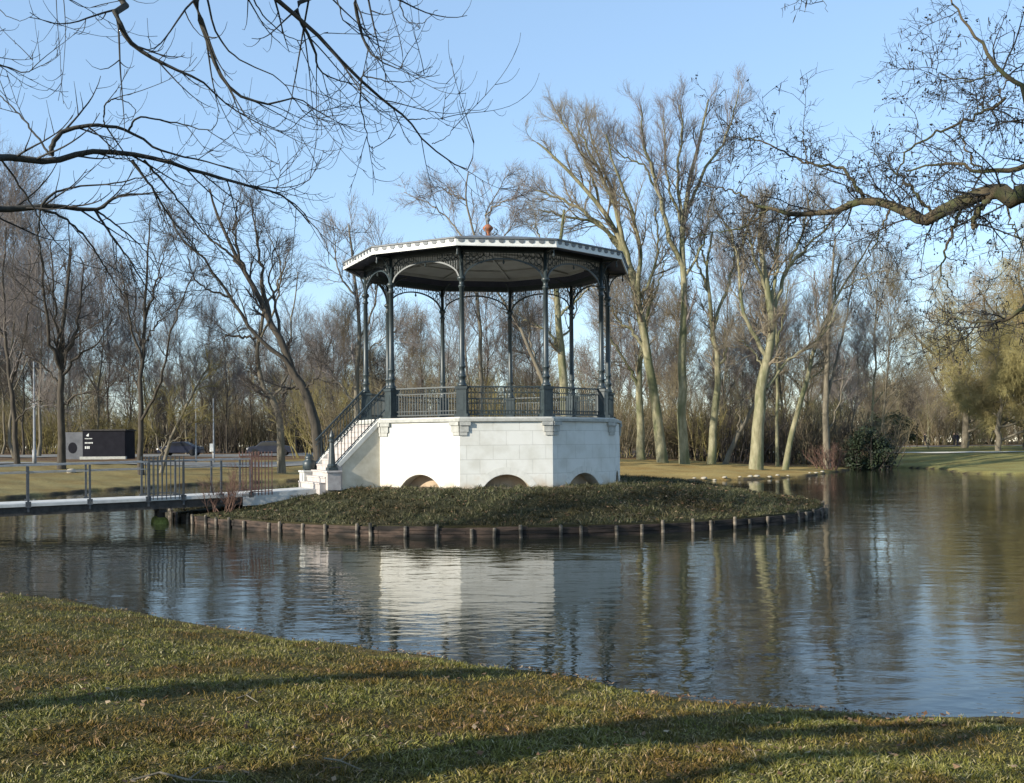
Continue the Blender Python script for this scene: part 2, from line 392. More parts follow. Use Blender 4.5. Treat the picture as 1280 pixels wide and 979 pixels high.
rv = thing('timber_revetment', 'low brown timber edging of boards and posts around the foot of the grassy island', 'timber edging', (ISC[0], ISC[1], 0))
bd = MB(); nseg = 92
posta = [2*math.pi*(k+random.uniform(-.28,.28))/nseg for k in range(nseg)]
for k in range(nseg):
    a0 = 2*math.pi*k/nseg; a1 = 2*math.pi*(k+1)/nseg
    p0 = Vector((math.sin(a0),-math.cos(a0),0))*(isl_r(a0)+.03); p1 = Vector((math.sin(a1),-math.cos(a1),0))*(isl_r(a1)+.03)
    zt = .30+random.uniform(-.015,.02)
    for (z0, z1, off) in ((-.3,.07,0),(.08,.155,.01),(.163,zt-.06,.0)):
        o_ = Vector((math.sin(a0),-math.cos(a0),0))*(off+random.uniform(-.01,.01))
        bd.bar(p0+o_+Vector((0,0,(z0+z1)/2)), p1+o_+Vector((0,0,(z0+z1)/2+random.uniform(-.006,.006))), .04, z1-z0)
bd.build('board', M['timber'], rv)
for k in range(nseg):
    a = posta[k]; aa = (a+math.pi) % (2*math.pi) - math.pi
    if abs(aa) > R_(118): continue
    b_ = MB(); r = isl_r(a)+.09; zt = .28+random.uniform(-.07,.05)
    tx = random.uniform(-.03,.03)
    b_.tube([(r*math.sin(a), -r*math.cos(a), -.5), (r*math.sin(a)+tx, -r*math.cos(a), zt-.02), (r*math.sin(a)+tx, -r*math.cos(a), zt)], [.045,.042,.034], 8)
    b_.build('post', M['timber_post'], rv)

# ------------------------------------------------------------------ bandstand
BC = Vector((-.75, 34.5, .93)); G0 = .93
bs = thing('bandstand', 'ten-sided white bandstand with dark green iron columns and a flat eaved roof on the island', 'bandstand', BC)
DK = 3.02-G0; RB = 4.45; RC = 4.06; RF = 4.76
cols_phi = [R_(-10+36*k) for k in range(10)]; fac_phi = [R_(8+36*k) for k in range(10)]
STAIR = R_(-64)
def fac(Rr): return Rr*math.cos(R_(18)), Rr*math.sin(R_(18))   # apothem, half chord
ap, hc = fac(RB)
WH = DK-.14
# wall panel with a low arched opening at the foot
ar = .80; arc_c = -.40; half = math.sqrt(ar*ar-arc_c*arc_c)
arc = [(-half+0, 0)] ; a0 = math.asin(-arc_c/ar)
arc = [(-ar*math.cos(a0+(math.pi-2*a0)*i/20), arc_c+ar*math.sin(a0+(math.pi-2*a0)*i/20)) for i in range(21)]
out = [(-hc,-.25),(arc[0][0],-.25)] + arc + [(arc[-1][0],-.25),(hc,-.25),(hc,WH),(-hc,WH)]
wp = MB()
n = len(out); wp.add([(x,-ap,z) for x,z in out], [tuple(range(n))])
DEP = .42
for (x0,z0),(x1,z1) in zip([(arc[0][0],-.25)]+arc, arc+[(arc[-1][0],-.25)]):
    wp.add([(x0,-ap,z0),(x0,-ap+DEP,z0),(x1,-ap+DEP,z1),(x1,-ap,z1)], [(0,1,2,3)])
wpm = wp.mesh('wall_panel', M['wall'])
plain = MB().box((0,-ap+.02,WH/2-.12),(2*hc*.985,.04,WH+.26)).mesh('wall_panel', M['wall'])
back = MB().box((0,-ap+DEP+.03,.15),(2*half+.2,.06,.8)).mesh('recess_panel', M['sand'])
# a voussoir ring, thin and just proud
vr = MB()
for i in range(9):
    g = a0+(math.pi-2*a0)*(i+.5)/9; 
    gw = (math.pi-2*a0)/9*.485
    pts = [((ar+.015)*math.cos(g-gw), arc_c+(ar+.015)*math.sin(g-gw)), ((ar+.22)*math.cos(g-gw), arc_c+(ar+.22)*math.sin(g-gw)),
           ((ar+.22)*math.cos(g+gw), arc_c+(ar+.22)*math.sin(g+gw)), ((ar+.015)*math.cos(g+gw), arc_c+(ar+.015)*math.sin(g+gw))]
    if min(p[1] for p in pts) < -.2: continue
    vr.prism(pts, lambda x,z: (x,-ap-.006,z), lambda x,z: (x,-ap+.01,z))
vrm = vr.mesh('arch_surround', M['voussoir'])
for ph in fac_phi:
    if abs(((ph-STAIR+math.pi) % (2*math.pi))-math.pi) < .01:
        link('wall_panel', plain, bs, rz=ph)
    else:
        w_ = link('wall_panel', wpm, bs, rz=ph)
        link('recess_panel', back, w_); link('arch_surround', vrm, w_)
# coping and floor slab
def decagon(Rr, z): return [(Rr*math.sin(p), -Rr*math.cos(p), z) for p in cols_phi]
def dec_slab(mb, r0, r1, z0, z1):
    a = decagon(r1, z0)+decagon(r1, z1)
    mb.add(a, [tuple(range(10))[::-1], tuple(range(10,20))]+[(i,(i+1)%10,10+(i+1)%10,10+i) for i in range(10)])
    return mb
sl = MB(); dec_slab(sl, 0, RB+.07, WH+.002, WH+.10); sl.build('coping', M['stone_grey'], bs, bevel=.012)
sl = MB(); dec_slab(sl, 0, RB-.02, WH+.102, DK); sl.build('floor', M['deck'], bs)
# corner capitals below each column
cap = MB()
for s_ in (-1,1):
    m3 = Matrix.Rotation(s_*R_(18), 3, 'Z')
    rad = Vector((0,-RB,0)); along = m3 @ Vector((1,0,0)); nrm = m3 @ Vector((0,-1,0))
    for (z0,z1,wd,pr) in ((WH-.40,WH-.30,.22,.035),(WH-.298,WH-.11,.26,.05),(WH-.108,WH-.002,.32,.085)):
        c = rad + along*(s_*wd/2) + nrm*(pr/2-.01)
        cap.box(c+Vector((0,0,(z0+z1)/2)), (wd, pr+.02, z1-z0), rz=s_*R_(18))
capm = cap.mesh('corner_cap', M['stone_grey'])
# columns
cm_ = MB()
zb = DK
cm_.box((0,-RC,zb+.05),(.40,.40,.10)); cm_.box((0,-RC,zb+.46),(.30,.30,.74)); cm_.box((0,-RC,zb+.87),(.36,.36,.08))
for sx in (-1,1):
    cm_.box((sx*.152,-RC,zb+.46),(.012,.16,.52)); cm_.box((0,-RC+sx*.152,zb+.46),(.16,.012,.52))
ped = cm_.mesh('pedestal', M['iron'])
sh = MB(); c = (0,-RC,zb)
z7 = 7.12-G0-zb; ztop = 8.0-G0-zb
sh.lathe(c, [(.13,.91),(.15,.94),(.13,.98),(.10,1.02),(.095,1.16),(.125,1.19),(.125,1.22),(.09,1.25),(.085,1.45),(.11,1.48),(.11,1.51),(.085,1.54),
             (.078,2.6),(.072,z7-.28),(.10,z7-.26),(.10,z7-.22),(.072,z7-.2),(.075,z7-.08),(.12,z7-.04),(.13,z7),(.10,z7+.05),(.06,z7+.08),(.058,ztop)], 14)
shm = sh.mesh('shaft', M['iron'], True)
sh2 = shm
# outer bracket from the column head to the eave corner
br = MB()
zz = 7.98-G0
pts = []
for i in range(9):
    g = math.pi/2*i/8; pts.append((0, -RC-.06-.52*(1-math.cos(g)), zz-.62+.60*math.sin(g)))
br.tube(pts, .024, 6); br.bar((0,-RC,zz-.03),(0,-RF+.12,zz-.03),.06,.06)
br.tube([(0,-RC-.10-.09*math.cos(t), zz-.20+.09*math.sin(t)) for t in np.linspace(0,2*math.pi,13)], .014, 5, False)
br.lathe((0,-RF+.17,zz-.28),[(.01,0),(.03,.03),(.035,.08),(.02,.12),(.02,.25)],8)
for i in range(9):   # matching inner bracket
    g = math.pi/2*i/8; pts[i] = (0, -RC+.06+.75*(1-math.cos(g)), zz-.55+.62*math.sin(g))
br.tube(pts, .026, 6)
brm = br.mesh('bracket', M['iron'])
for ph in cols_phi:
    link('corner_cap', capm, bs, rz=ph)
    col_ = link('column', shm, bs, rz=ph)
    link('pedestal', ped, col_); link('bracket', brm, col_)
# arcade: beam, arch, filigree between the columns
apc, hcc = fac(RC)
ac = MB(); zb0 = 7.12-G0; zt0 = 7.93-G0
ac.box((0,-apc,zt0+.05),(2*hcc,.10,.14))
W = hcc-.07
def archz(x): return zb0+.02 + (7.69-7.14)*math.sqrt(max(0,1-(x/W)**2))**1.15
prev = None
for i in range(29):
    x = -W+2*W*i/28; p = (x,-apc,archz(x)+.02)
    if prev: ac.bar(prev, p, .05, .045)
    prev = p
for i in range(1,28):
    x = -W+2*W*i/28; z0 = archz(x)+.03
    if zt0-z0 > .05: ac.bar((x,-apc,z0),(x,-apc,zt0),.012)
for x in (-W*.90,-W*.74,-W*.58,-W*.42,W*.42,W*.58,W*.74,W*.90):   # scroll rings
    z0 = archz(x); rr = min(.085,(zt0-z0)/2-.005); zc = zt0-rr-.01
    while rr > .03 and zc-rr > z0-.02:
        ac.tube([(x+rr*math.cos(t),-apc,zc+rr*math.sin(t)) for t in np.linspace(0,2*math.pi,11)], .011, 4, False); zc -= 2*rr+.01
ac.bar((-W,-apc,zt0-.03),(W,-apc,zt0-.03),.03)
ac.lathe((0,-apc,archz(0)-.14),[(.008,0),(.03,.03),(.035,.07),(.018,.1),(.018,.17)],8)
acm = ac.mesh('arcade', M['iron'])
# railing panels
ra = MB(); L = hcc-.17; zr = 3.94-G0
ra.bar((-L,-apc,zr-.02),(L,-apc,zr-.02),.06,.04); ra.bar((-L,-apc,zr-.20),(L,-apc,zr-.20),.03,.025)
ra.bar((-L,-apc,zb+.08),(L,-apc,zb+.08),.04,.03); ra.bar((-L,-apc,zb+.20),(L,-apc,zb+.20),.025,.02)
nb = 22
for i in range(nb+1):
    x = -L+2*L*i/nb; ra.bar((x,-apc,zb+.08),(x,-apc,zr-.19),.018)
    if i < nb:
        xc = x+L/nb; rr = .045
        ra.tube([(xc+rr*math.cos(t),-apc,zr-.11+.075*math.sin(t)) for t in np.linspace(0,2*math.pi,9)], .009, 4, False)
        ra.tube([(xc+.04*math.cos(t),-apc,zb+.14+.05*math.sin(t)) for t in np.linspace(0,2*math.pi,9)], .008, 4, False)
ra.lathe((0,-apc,zb+.02),[(.025,0),(.025,.06),(.018,.08),(.018,zr-zb-.04)],6)
ram = ra.mesh('railing', M['iron'])
# ceiling beam behind: ring, soffit, fascia
for ph in fac_phi:
    link('arcade', acm, bs, rz=ph)
    if abs(((ph-STAIR+math.pi) % (2*math.pi))-math.pi) > .01: link('railing', ram, bs, rz=ph)
ze = 7.96-G0; zf = 8.16-G0
def ring(mb, r0, z0, r1, z1):
    a = decagon(r0, z0)+decagon(r1, z1)
    return mb.add(a, [(i,(i+1)%10,10+(i+1)%10,10+i) for i in range(10)])
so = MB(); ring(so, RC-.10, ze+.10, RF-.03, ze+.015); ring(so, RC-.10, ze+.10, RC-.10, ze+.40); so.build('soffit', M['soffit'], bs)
ce = MB(); 
r_in = RC-.12
for r0,z0,r1,z1 in ((r_in,ze+.38,2.6,ze+.47),(2.6,ze+.47,1.2,ze+.58),(1.2,ze+.58,.3,ze+.64)): ring(ce, r0,z0,r1,z1)
ce.add(decagon(.3, ze+.64), [tuple(range(10))])
ce.build('ceiling', M['ceiling'], bs)
cj = MB()
for ph in cols_phi:
    cj.bar((r_in*math.sin(ph),-r_in*math.cos(ph),ze+.35),(.3*math.sin(ph),-.3*math.cos(ph),ze+.61),.07,.06)
for r_,z_ in ((2.6,ze+.44),(1.2,ze+.55)):
    d_ = decagon(r_, z_)
    for i in range(10): cj.bar(d_[i], d_[(i+1)%10], .05,.05)
d_ = decagon(RC-.16, ze+.34)
for i in range(10): cj.bar(d_[i], d_[(i+1)%10], .09,.10)
cj.build('ceiling_rib', M['ceiling'], bs)
rf = MB(); ring(rf, RF+.03, zf+.05, 2.4, zf+.55); ring(rf, 2.4, zf+.55, .15, 9.13-G0)
rf.add(decagon(.15, 9.13-G0), [tuple(range(10))]); ring(rf, RF-.02, zf-.02, RF+.03, zf+.05)
roof = rf.build('roof', M['lead'], bs)
apf, hcf = fac(RF)
fa = MB(); fa.box((0,-apf+.015,(ze+zf)/2-.0),(2*hcf-.004,.03,zf-ze)); fa.box((0,-apf-.005,ze+.02),(2*hcf+.01,.02,.05))
nsc = 10
for i in range(nsc):   # scalloped crest rising above the board
    x = -hcf+2*hcf*(i+.5)/nsc
    pass
fam = fa.mesh('fascia', M['white_paint'])
di = MB()
for i in range(nsc):
    x = -hcf+2*hcf*(i+.5)/nsc
    di.prism([(x+.085*math.cos(t), zf-.045+.062*math.sin(t)) for t in np.linspace(0,2*math.pi,13)[:-1]], lambda x,z:(x,-apf-.018,z), lambda x,z:(x,-apf+.0,z))
di.box((0,-apf-.012,zf+.022),(2*hcf+.01,.06,.035))
dim = di.mesh('gutter', M['lead'])
for ph in fac_phi:
    f_ = link('fascia', fam, roof, rz=ph); g_ = link('gutter', dim, roof, rz=ph)
fi = MB(); fi.lathe((0,0,9.10-G0),[(.13,0),(.15,.04),(.08,.08),(.06,.16),(.11,.22),(.17,.29),(.18,.34),(.13,.39),(.07,.44)],14)
fin = fi.build('finial', M['terracotta'], bs, smooth=True)
fi = MB(); fi.lathe((0,0,9.545-G0),[(.05,0),(.03,.05),(.05,.10),(.085,.15),(.06,.20),(.02,.24),(.008,.42)],10); fi.build('spike', M['lead'], fin, smooth=True)
fi = MB()
for k in range(6):
    g = k*math.pi/3+.3
    fi.tube([(.16*math.cos(g),.16*math.sin(g),9.16-G0),(.30*math.cos(g),.30*math.sin(g),9.24-G0),(.33*math.cos(g),.33*math.sin(g),9.36-G0),(.27*math.cos(g),.27*math.sin(g),9.42-G0)],.02,5)
fi.build('scroll', M['lead'], fin)
# stairs
st = link('staircase', None, bs, rz=STAIR)
steps = MB(); nst = 12; rise = DK/nst; T0 = 4.22; T1 = 6.12; tread = (T1-T0)/(nst-1)
for i in range(nst-1):
    z1 = DK-rise*(i+1); t0 = T0+tread*i
    ww = 1.98 if t0+tread < 5.45 else 2.45
    steps.box((0,-(t0+tread/2),z1/2-.1),(ww,tread,z1+.2)); steps.box((0,-(t0+tread/2+.01),z1-.02),(ww,tread+.02,.042))
steps.build('steps', M['stone_pink'], st)
TS = 5.52
def sz(t): return DK-rise*.3-(t-T0)*rise/tread
for sx in (1,-1):
    fw = MB(); x0, x1 = sx*1.0, sx*1.2
    fw.prism([(4.12,-.2),(TS,-.2),(TS,sz(TS)-.10),(4.12,sz(4.12)-.10)], lambda t,z:(x0,-t,z), lambda t,z:(x1,-t,z))
    f_ = fw.build('side_wall', M['flank'], st)
    sg = MB(); sg.bar((sx*1.1,-4.16,sz(4.16)-.03),(sx*1.1,-TS-.02,sz(TS+.02)-.03),.28,.12); sg.build('string', M['stone'], f_)
    hr = MB(); hh = .80
    p0 = Vector((sx*1.1,-4.0,sz(4.0)+hh+.02)); p1 = Vector((sx*1.1,-TS-.08,sz(TS+.08)+hh))
    hr.bar(p0, p1, .055,.045); hr.bar(p0-Vector((0,0,hh-.12)), p1-Vector((0,0,hh-.12)), .03,.03); hr.bar(p0-Vector((0,0,.16)), p1-Vector((0,0,.16)), .022,.022)
    for i in range(14):
        t = 4.15+(TS-4.15)*i/13; z = sz(t); hr.bar((sx*1.1,-t,z+.02),(sx*1.1,-t,z+hh),.018)
        if i < 13:
            tm = t+(TS-4.15)/26; z = sz(tm)
            hr.tube([(sx*1.1,-tm+.035*math.cos(g),z+hh-.08+.055*math.sin(g)) for g in np.linspace(0,2*math.pi,9)],.009,4,False)
    hr.build('handrail', M['iron'], st)
pb = MB(); pb.box((1.14,-5.72,.22),(.50,.42,.54)); pb.box((1.14,-5.72,.50),(.56,.48,.06)); pd = pb.build('pedestal', M['stone_pink'], st, bevel=.012)
nw = MB(); nw.box((1.14,-5.72,.58),(.30,.30,.10)); nw.lathe((1.14,-5.72,.62),[(.14,0),(.15,.06),(.11,.12),(.085,.5),(.07,.75),(.10,.78),(.10,.82),(.06,.86),(.08,.93),(.06,1.0),(.012,1.12)],12); nw.build('newel', M['iron'], pd, smooth=False)
pb = MB(); pb.box((-1.14,-5.80,.20),(.56,.50,.50)); pb.box((-1.14,-5.80,.47),(.62,.56,.06)); pd = pb.build('pedestal', M['stone'], st, bevel=.012)
nw = MB(); nw.lathe((-1.14,-5.80,.50),[(.17,0),(.21,.05),(.22,.22),(.19,.30),(.12,.34),(.15,.38),(.12,.46),(.03,.52)],12); nw.build('newel', M['iron'], pd, smooth=True)
# landing path from bridge to the steps is part of the island: pale paving
d = Vector((math.sin(STAIR), -math.cos(STAIR), 0)); sid = Vector((math.cos(STAIR), math.sin(STAIR), 0))
vs = []; fs = []
def isl_h(x, y):
    dx, dy = x-ISC[0], y-ISC[1]; a = math.atan2(dx, -dy); f = math.hypot(dx, dy)/isl_r(a)
    return isl_z(min(f,1)) if f < 1.02 else -1
TP = np.linspace(5.9, 8.3, 12)
for t in TP:
    for s_ in (-.85,-.3,.3,.85):
        p = Vector((BC.x,BC.y,0))+d*t+sid*s_; z = max(isl_h(p.x,p.y)+.04, .80+.1*(8.3-t)/2.4+.02)
        vs.append((p.x,p.y,z))
n4 = len(TP)
fs = [(i*4+j, i*4+j+1, (i+1)*4+j+1, (i+1)*4+j) for i in range(n4-1) for j in range(3)]
base_n = len(vs); vs += [(x,y,z-.35) for x,y,z in vs]
ed = [i*4 for i in range(n4)]
for i in range(n4-1):
    for j in (0,3):
        a = i*4+j; b = (i+1)*4+j; fs.append((a,b,b+base_n,a+base_n))
structure(MB().add(vs, fs).build('path', M['deck']))

# ------------------------------------------------------------------ footbridge
fb = thing('footbridge', 'narrow grey footbridge with thin metal railings leading to the island steps', 'footbridge', (BC.x, BC.y, 0), STAIR)
def bz(t): return .82 - .018*(t-8.2)
def B(t, s_, z): return (s_, -t, z)
TE = 19.5
de = MB(); de.bar(B(8.0,0,bz(8.0)-.04), B(TE,0,bz(TE)-.04), 1.7, .08); de.build('deck', M['deck'], fb)
for sx in (-1,1):
    e = MB(); e.bar(B(8.0,sx*.74,bz(8.0)-.20), B(TE,sx*.74,bz(TE)-.20), .12, .235); e.build('beam', M['beam'], fb)
for sx, o_ in ((1,'near'),(-1,'far')):
    r = MB(); x = sx*.80; h = 1.02
    for t0,t1 in ((TE,10.9),(9.95,8.05)):
        r.bar(B(t0,x,bz(t0)+h), B(t1,x,bz(t1)+h), .05,.04); r.bar(B(t0,x,bz(t0)+h-.20), B(t1,x,bz(t1)+h-.20), .025,.025)
    rl = r.build('railing', M['galv'], fb)
    for t in (18.4,16.9,15.4,13.95,12.42,10.9,9.95,8.9,8.05):
        ps = MB(); ps.box(B(t,x,bz(t)+.5-.12),(.055,.055,1.22))
        ps.box(B(t,x,bz(t)-.03),(.10,.14,.16)); ps.build('post', M['railing_grey'], rl)
for (t0,t1,nbar,hh,nm) in ((10.9,9.95,9,1.16,'gate_panel'),(8.05,7.45,7,1.22,'gate_panel')):
    for sx in (1,-1):
        g = MB()
        for i in range(nbar):
            t = t0+(t1-t0)*i/(nbar-1); g.bar(B(t,sx*.86,bz(t)-.05),B(t,sx*.86,bz(t)+hh),.024)
        g.bar(B(t0,sx*.86,bz(t0)+.06),B(t1,sx*.86,bz(t1)+.06),.03,.03); g.bar(B(t0,sx*.86,bz(t0)+hh-.14),B(t1,sx*.86,bz(t1)+hh-.14),.03,.03)
        g.build(nm, M['railing_grey' if t0 > 9 else 'rust'], fb)
pi = MB()
for sx in (-1,1):
    pi.tube([B(10.5,sx*.30,-1.1),B(10.5,sx*.30,bz(10.5)-.31)],.11,10)
pi.box(B(10.5,0,bz(10.5)-.36),(1.5,.2,.12)); pier = pi.build('pier', M['beam'], fb)
ms = MB()
for sx in (-1,1): ms.lathe(B(10.5,sx*.30,-.3),[(.2,0),(.22,.3),(.20,.42),(.12,.5)],10)
ms.box(B(10.5,0,.05),(.5,.26,.22)); ms.build('mossy_footing', M['moss'], pier, bevel=.02)

# ------------------------------------------------------------------ trees
def norm(v): return v/np.maximum(np.linalg.norm(v, axis=-1, keepdims=True), 1e-9)
def tubes_np(Pk, Rk, s):
    n, k, _ = Pk.shape
    T = np.empty_like(Pk); T[:,1:-1] = Pk[:,2:]-Pk[:,:-2]; T[:,0] = Pk[:,1]-Pk[:,0]; T[:,-1] = Pk[:,-1]-Pk[:,-2]; T = norm(T)
    ref = np.zeros((n,1,3)); md = norm(Pk[:,-1]-Pk[:,0]); ref[:,0] = np.where(np.abs(md[:,2:3]) < .8, np.array([[0,0,1.]]), np.array([[1.,0,0]]))
    A = norm(np.cross(T, np.broadcast_to(ref, T.shape))); Bv = np.cross(T, A)
    g = 2*np.pi*np.arange(s)/s
    V = Pk[:,:,None,:] + Rk[:,:,None,None]*(A[:,:,None,:]*np.cos(g)[None,None,:,None] + Bv[:,:,None,:]*np.sin(g)[None,None,:,None])
    base = np.arange(n*k*s).reshape(n,k,s); nx = np.roll(base,-1,2)
    Fq = np.stack([base[:,:-1], nx[:,:-1], nx[:,1:], base[:,1:]], -1).reshape(-1,4)
    return V.reshape(-1,3), Fq
class Geo:
    def __init__(s): s.v = []; s.f = []; s.n = 0
    def add(s, V, Fq): s.v.append(V); s.f.append(Fq+s.n); s.n += len(V)
    def tubes(s, Pk, Rk, sides): s.add(*tubes_np(Pk, Rk, sides))
    def mesh(s, name, mat, origin=(0,0,0), smooth=True):
        V = np.concatenate(s.v)-np.array(origin)[None]
        by = {}
        for f in s.f: by.setdefault(f.shape[1], []).append(f)
        return np_mesh(name, V, [np.concatenate(x) for x in by.values()], mat, smooth)
def resample(pts, k, rng=None, jit=0):
    pts = np.asarray(pts, float); n = len(pts)
    ext = np.concatenate([[2*pts[0]-pts[1]], pts, [2*pts[-1]-pts[-2]]])
    out = []
    for u in np.linspace(0, n-1, k):
        i = min(int(u), n-2); t = u-i; p0,p1,p2,p3 = ext[i:i+4]
        out.append(.5*((2*p1)+(-p0+p2)*t+(2*p0-5*p1+4*p2-p3)*t*t+(-p0+3*p1-3*p2+p3)*t**3))
    out = np.array(out)
    if rng is not None and jit:
        j = rng.normal(0, jit, (k,3)); j[0] = 0; out[1:] += j[1:]
    return out
def sprout(Pk, Rk, rng, n, t=(.2,1), ang=(25,60), L=(1,2), k=5, wob_=.25, up=.1, rr=.55, rmin=.004, taper=.3, upend=0.0, lf=.5, flat=1.0, rmax=9.0):
    N0, K, _ = Pk.shape
    idx = np.repeat(np.arange(N0), n)
    u = t[0]+(t[1]-t[0])*((np.tile(np.arange(n), N0)+rng.random(N0*n))/n)
    f = u*(K-1); i0 = np.clip(f.astype(int), 0, K-2); fr_ = (f-i0)[:,None]
    p = Pk[idx,i0]*(1-fr_)+Pk[idx,i0+1]*fr_; tan = norm(Pk[idx,i0+1]-Pk[idx,i0])
    r = Rk[idx,i0]*(1-fr_[:,0])+Rk[idx,i0+1]*fr_[:,0]
    rv_ = rng.normal(0,1,(len(idx),3)); rv_[:,2] *= flat; perp = norm(rv_-tan*np.sum(rv_*tan,1,keepdims=True))
    a = np.radians(rng.uniform(ang[0], ang[1], len(idx)))[:,None]
    dd = norm(tan*np.cos(a)+perp*np.sin(a))
    length = rng.uniform(L[0], L[1], len(idx))*(1-lf*u)
    out = np.empty((len(idx), k, 3)); out[:,0] = p; stp = (length/(k-1))[:,None]
    for s_ in range(1, k):
        q_ = s_/(k-1)
        dd = norm(dd + rng.normal(0, wob_, dd.shape)/math.sqrt(k-1)*1.2 + np.array([0,0,(up+upend*q_*q_)*3/(k-1)])[None])
        out[:,s_] = out[:,s_-1]+dd*stp
    r0 = np.clip(r*rr, rmin, rmax)
    Rr = r0[:,None]*np.linspace(1, taper, k)[None]
    return out, np.maximum(Rr, rmin*.55)

def finish_tree(name, label, base, trunkP, trunkR, levels, rng, bark, twig, group=None, cat='tree', nsides=(9,5,4,3,3), rot=0, root=None):
    """trunkP list of (k,3) arrays resampled; levels = list of sprout kwargs"""
    Pk = np.stack(trunkP); Rk = np.stack(trunkR)
    gt = Geo(); gt.tubes(Pk, Rk, nsides[0])
    gc = Geo()
    cur = (Pk, Rk); prev = None
    for li, lv in enumerate(levels):
        lv = dict(lv); both = lv.pop('both', False); intrunk = lv.pop('wood', False)
        src = cur
        nxt = sprout(src[0], src[1], rng, **lv)
        (gt if intrunk else gc).tubes(nxt[0], nxt[1], nsides[min(li+1,4)])
        cur = nxt
    root = thing(name, label, cat, base, 0, group)
    mt = gt.mesh('trunk', bark, base); mc = gc.mesh('crown', twig, base)
    link('trunk', mt, root); link('crown', mc, root)
    return root

def hero(label, Y, limbs, bark, twig, seed, levels=None, dep=.35, name='bare_tree', group=None, k=18, flare=1.18, jit=.06):
    rng = np.random.default_rng(seed)
    Ps, Rs = [], []; base = None
    for li, (pts, w0, w1) in enumerate(limbs):
        arr = []
        slope = 0 if li == 0 else rng.uniform(-dep, dep)
        acc = 0; pv = None
        for (px, py) in pts:
            if pv: acc += math.hypot(px-pv[0], py-pv[1])/F*Y
            arr.append(tuple(P(px, py, Y+slope*acc))); pv = (px, py)
        if li == 0:
            x, y, z = arr[0]; g = gz(x, y); arr[0] = (x, y, g-.25); base = (x, y, g)
            if arr[1][2] < g+.5: arr[1] = (arr[1][0], arr[1][1], g+.5)
        p = resample(arr, k, rng, jit if li else jit*.5)
        if li: w0, w1 = w0*.78, w1*.8
        r = np.linspace(w0, w1, k)/2/F*Y
        if li == 0: r[0] *= flare; r[1] *= 1+.25*(flare-1)
        Ps.append(p); Rs.append(r)
    return finish_tree(name, label, base, Ps, Rs, levels or LV, rng, bark, twig, group)

LV = [dict(n=9, t=(.30,1), ang=(20,48), L=(2.2,4.8), k=7, wob_=.28, up=.10, rr=.5, rmin=.02, wood=False),
      dict(n=8, t=(.15,1), ang=(20,50), L=(1.1,2.4), k=5, wob_=.28, up=.10, rr=.55, rmin=.012),
      dict(n=8, t=(.1,1), ang=(22,55), L=(.5,1.3), k=4, wob_=.3, up=.1, rr=.6, rmin=.0075)]
def lv(sc=1.0, n=(7,8,7), up=.10, ang=(20,48), rm=1.0):
    return [dict(n=n[0], t=(.30,1), ang=ang, L=(2.2*sc,4.8*sc), k=7, wob_=.28, up=up, rr=.5, rmin=.02*rm),
      dict(n=n[1], t=(.15,1), ang=(20,50), L=(1.1*sc,2.4*sc), k=5, wob_=.28, up=up, rr=.55, rmin=.012*rm),
      dict(n=n[2], t=(.1,1), ang=(22,55), L=(.5*sc,1.3*sc), k=4, wob_=.3, up=up, rr=.6, rmin=.0075*rm)]
bp_, bk, bmid = M['bark_pale'], M['bark_dark'], M['bark_mid']
# right-hand group behind the lawn
hero('pale tree leaning left over the bandstand roof with a wide fanning crown', 77,
     [([(829,578),(822,520),(812,460),(802,400),(793,352),(776,305),(752,262),(722,226),(692,196),(672,178)],13.5,2),
      ([(800,392),(797,350),(800,310),(790,265),(770,215),(758,170)],9,2),
      ([(793,352),(780,300),(762,240),(740,195),(722,160)],9,2),
      ([(786,330),(760,290),(725,262),(690,245),(665,235)],8,2),
      ([(776,305),(770,260),(752,205),(735,160)],6,2),
      ([(776,305),(745,280),(705,270),(676,262)],6,2),
      ([(752,262),(738,215),(715,170),(700,150)],5,2),
      ([(808,440),(790,415),(772,400),(762,380)],6,2),
      ([(798,375),(815,345),(823,305),(818,262)],6,2)], bp_, M['twig_pale'], 1, lv(.95,(13,10,9),.12,rm=.85))
hero('short stout pale tree beside the bandstand with one bare limb bent left', 82,
     [([(802,570),(801,530),(799,490),(800,455),(806,420),(812,380),(818,350)],11,3),
      ([(799,488),(788,462),(768,432),(760,415)],6,2),([(806,420),(795,390),(788,350)],5,1.5),([(812,380),(825,350),(832,310)],4,1.5)], bp_, M['twig_pale'], 2, lv(.8,(7,7,6)))
hero('tallest straight olive-grey tree on the far lawn, with narrow high forks', 76,
     [([(856,579),(853,520),(852,460),(855,400),(854,340),(853,295),(860,240),(872,190),(880,150),(886,125)],12.5,2),
      ([(855,335),(836,295),(826,250),(815,212),(804,178),(801,132)],9,2),
      ([(822,240),(805,208),(780,196),(762,180)],4,1.5),
      ([(853,300),(850,260),(847,215),(853,170),(850,130)],7,2),
      ([(858,262),(880,215),(900,185),(915,150),(924,112)],6,1.5),
      ([(852,280),(838,240),(832,190),(830,145)],5,1.5),
      ([(854,350),(872,320),(884,280),(890,240)],5,1.5)], bp_, M['twig_purple'], 3, lv(.9,(12,10,9),.18,(15,38),.85))
hero('slim crooked pale tree between the straight trunk and the broad forked tree', 79,
     [([(889,577),(892,530),(896,485),(897,450),(891,415),(886,365),(884,330),(890,290)],10.5,2),
      ([(896,460),(907,440),(905,410)],5,2),([(891,415),(905,370),(918,330),(912,290)],6,2),([(886,365),(872,330),(862,300)],5,1.5),([(884,335),(875,300),(880,260)],4,1.5)],
     bp_, M['twig_pale'], 4, lv(.85,(7,8,7),.12))
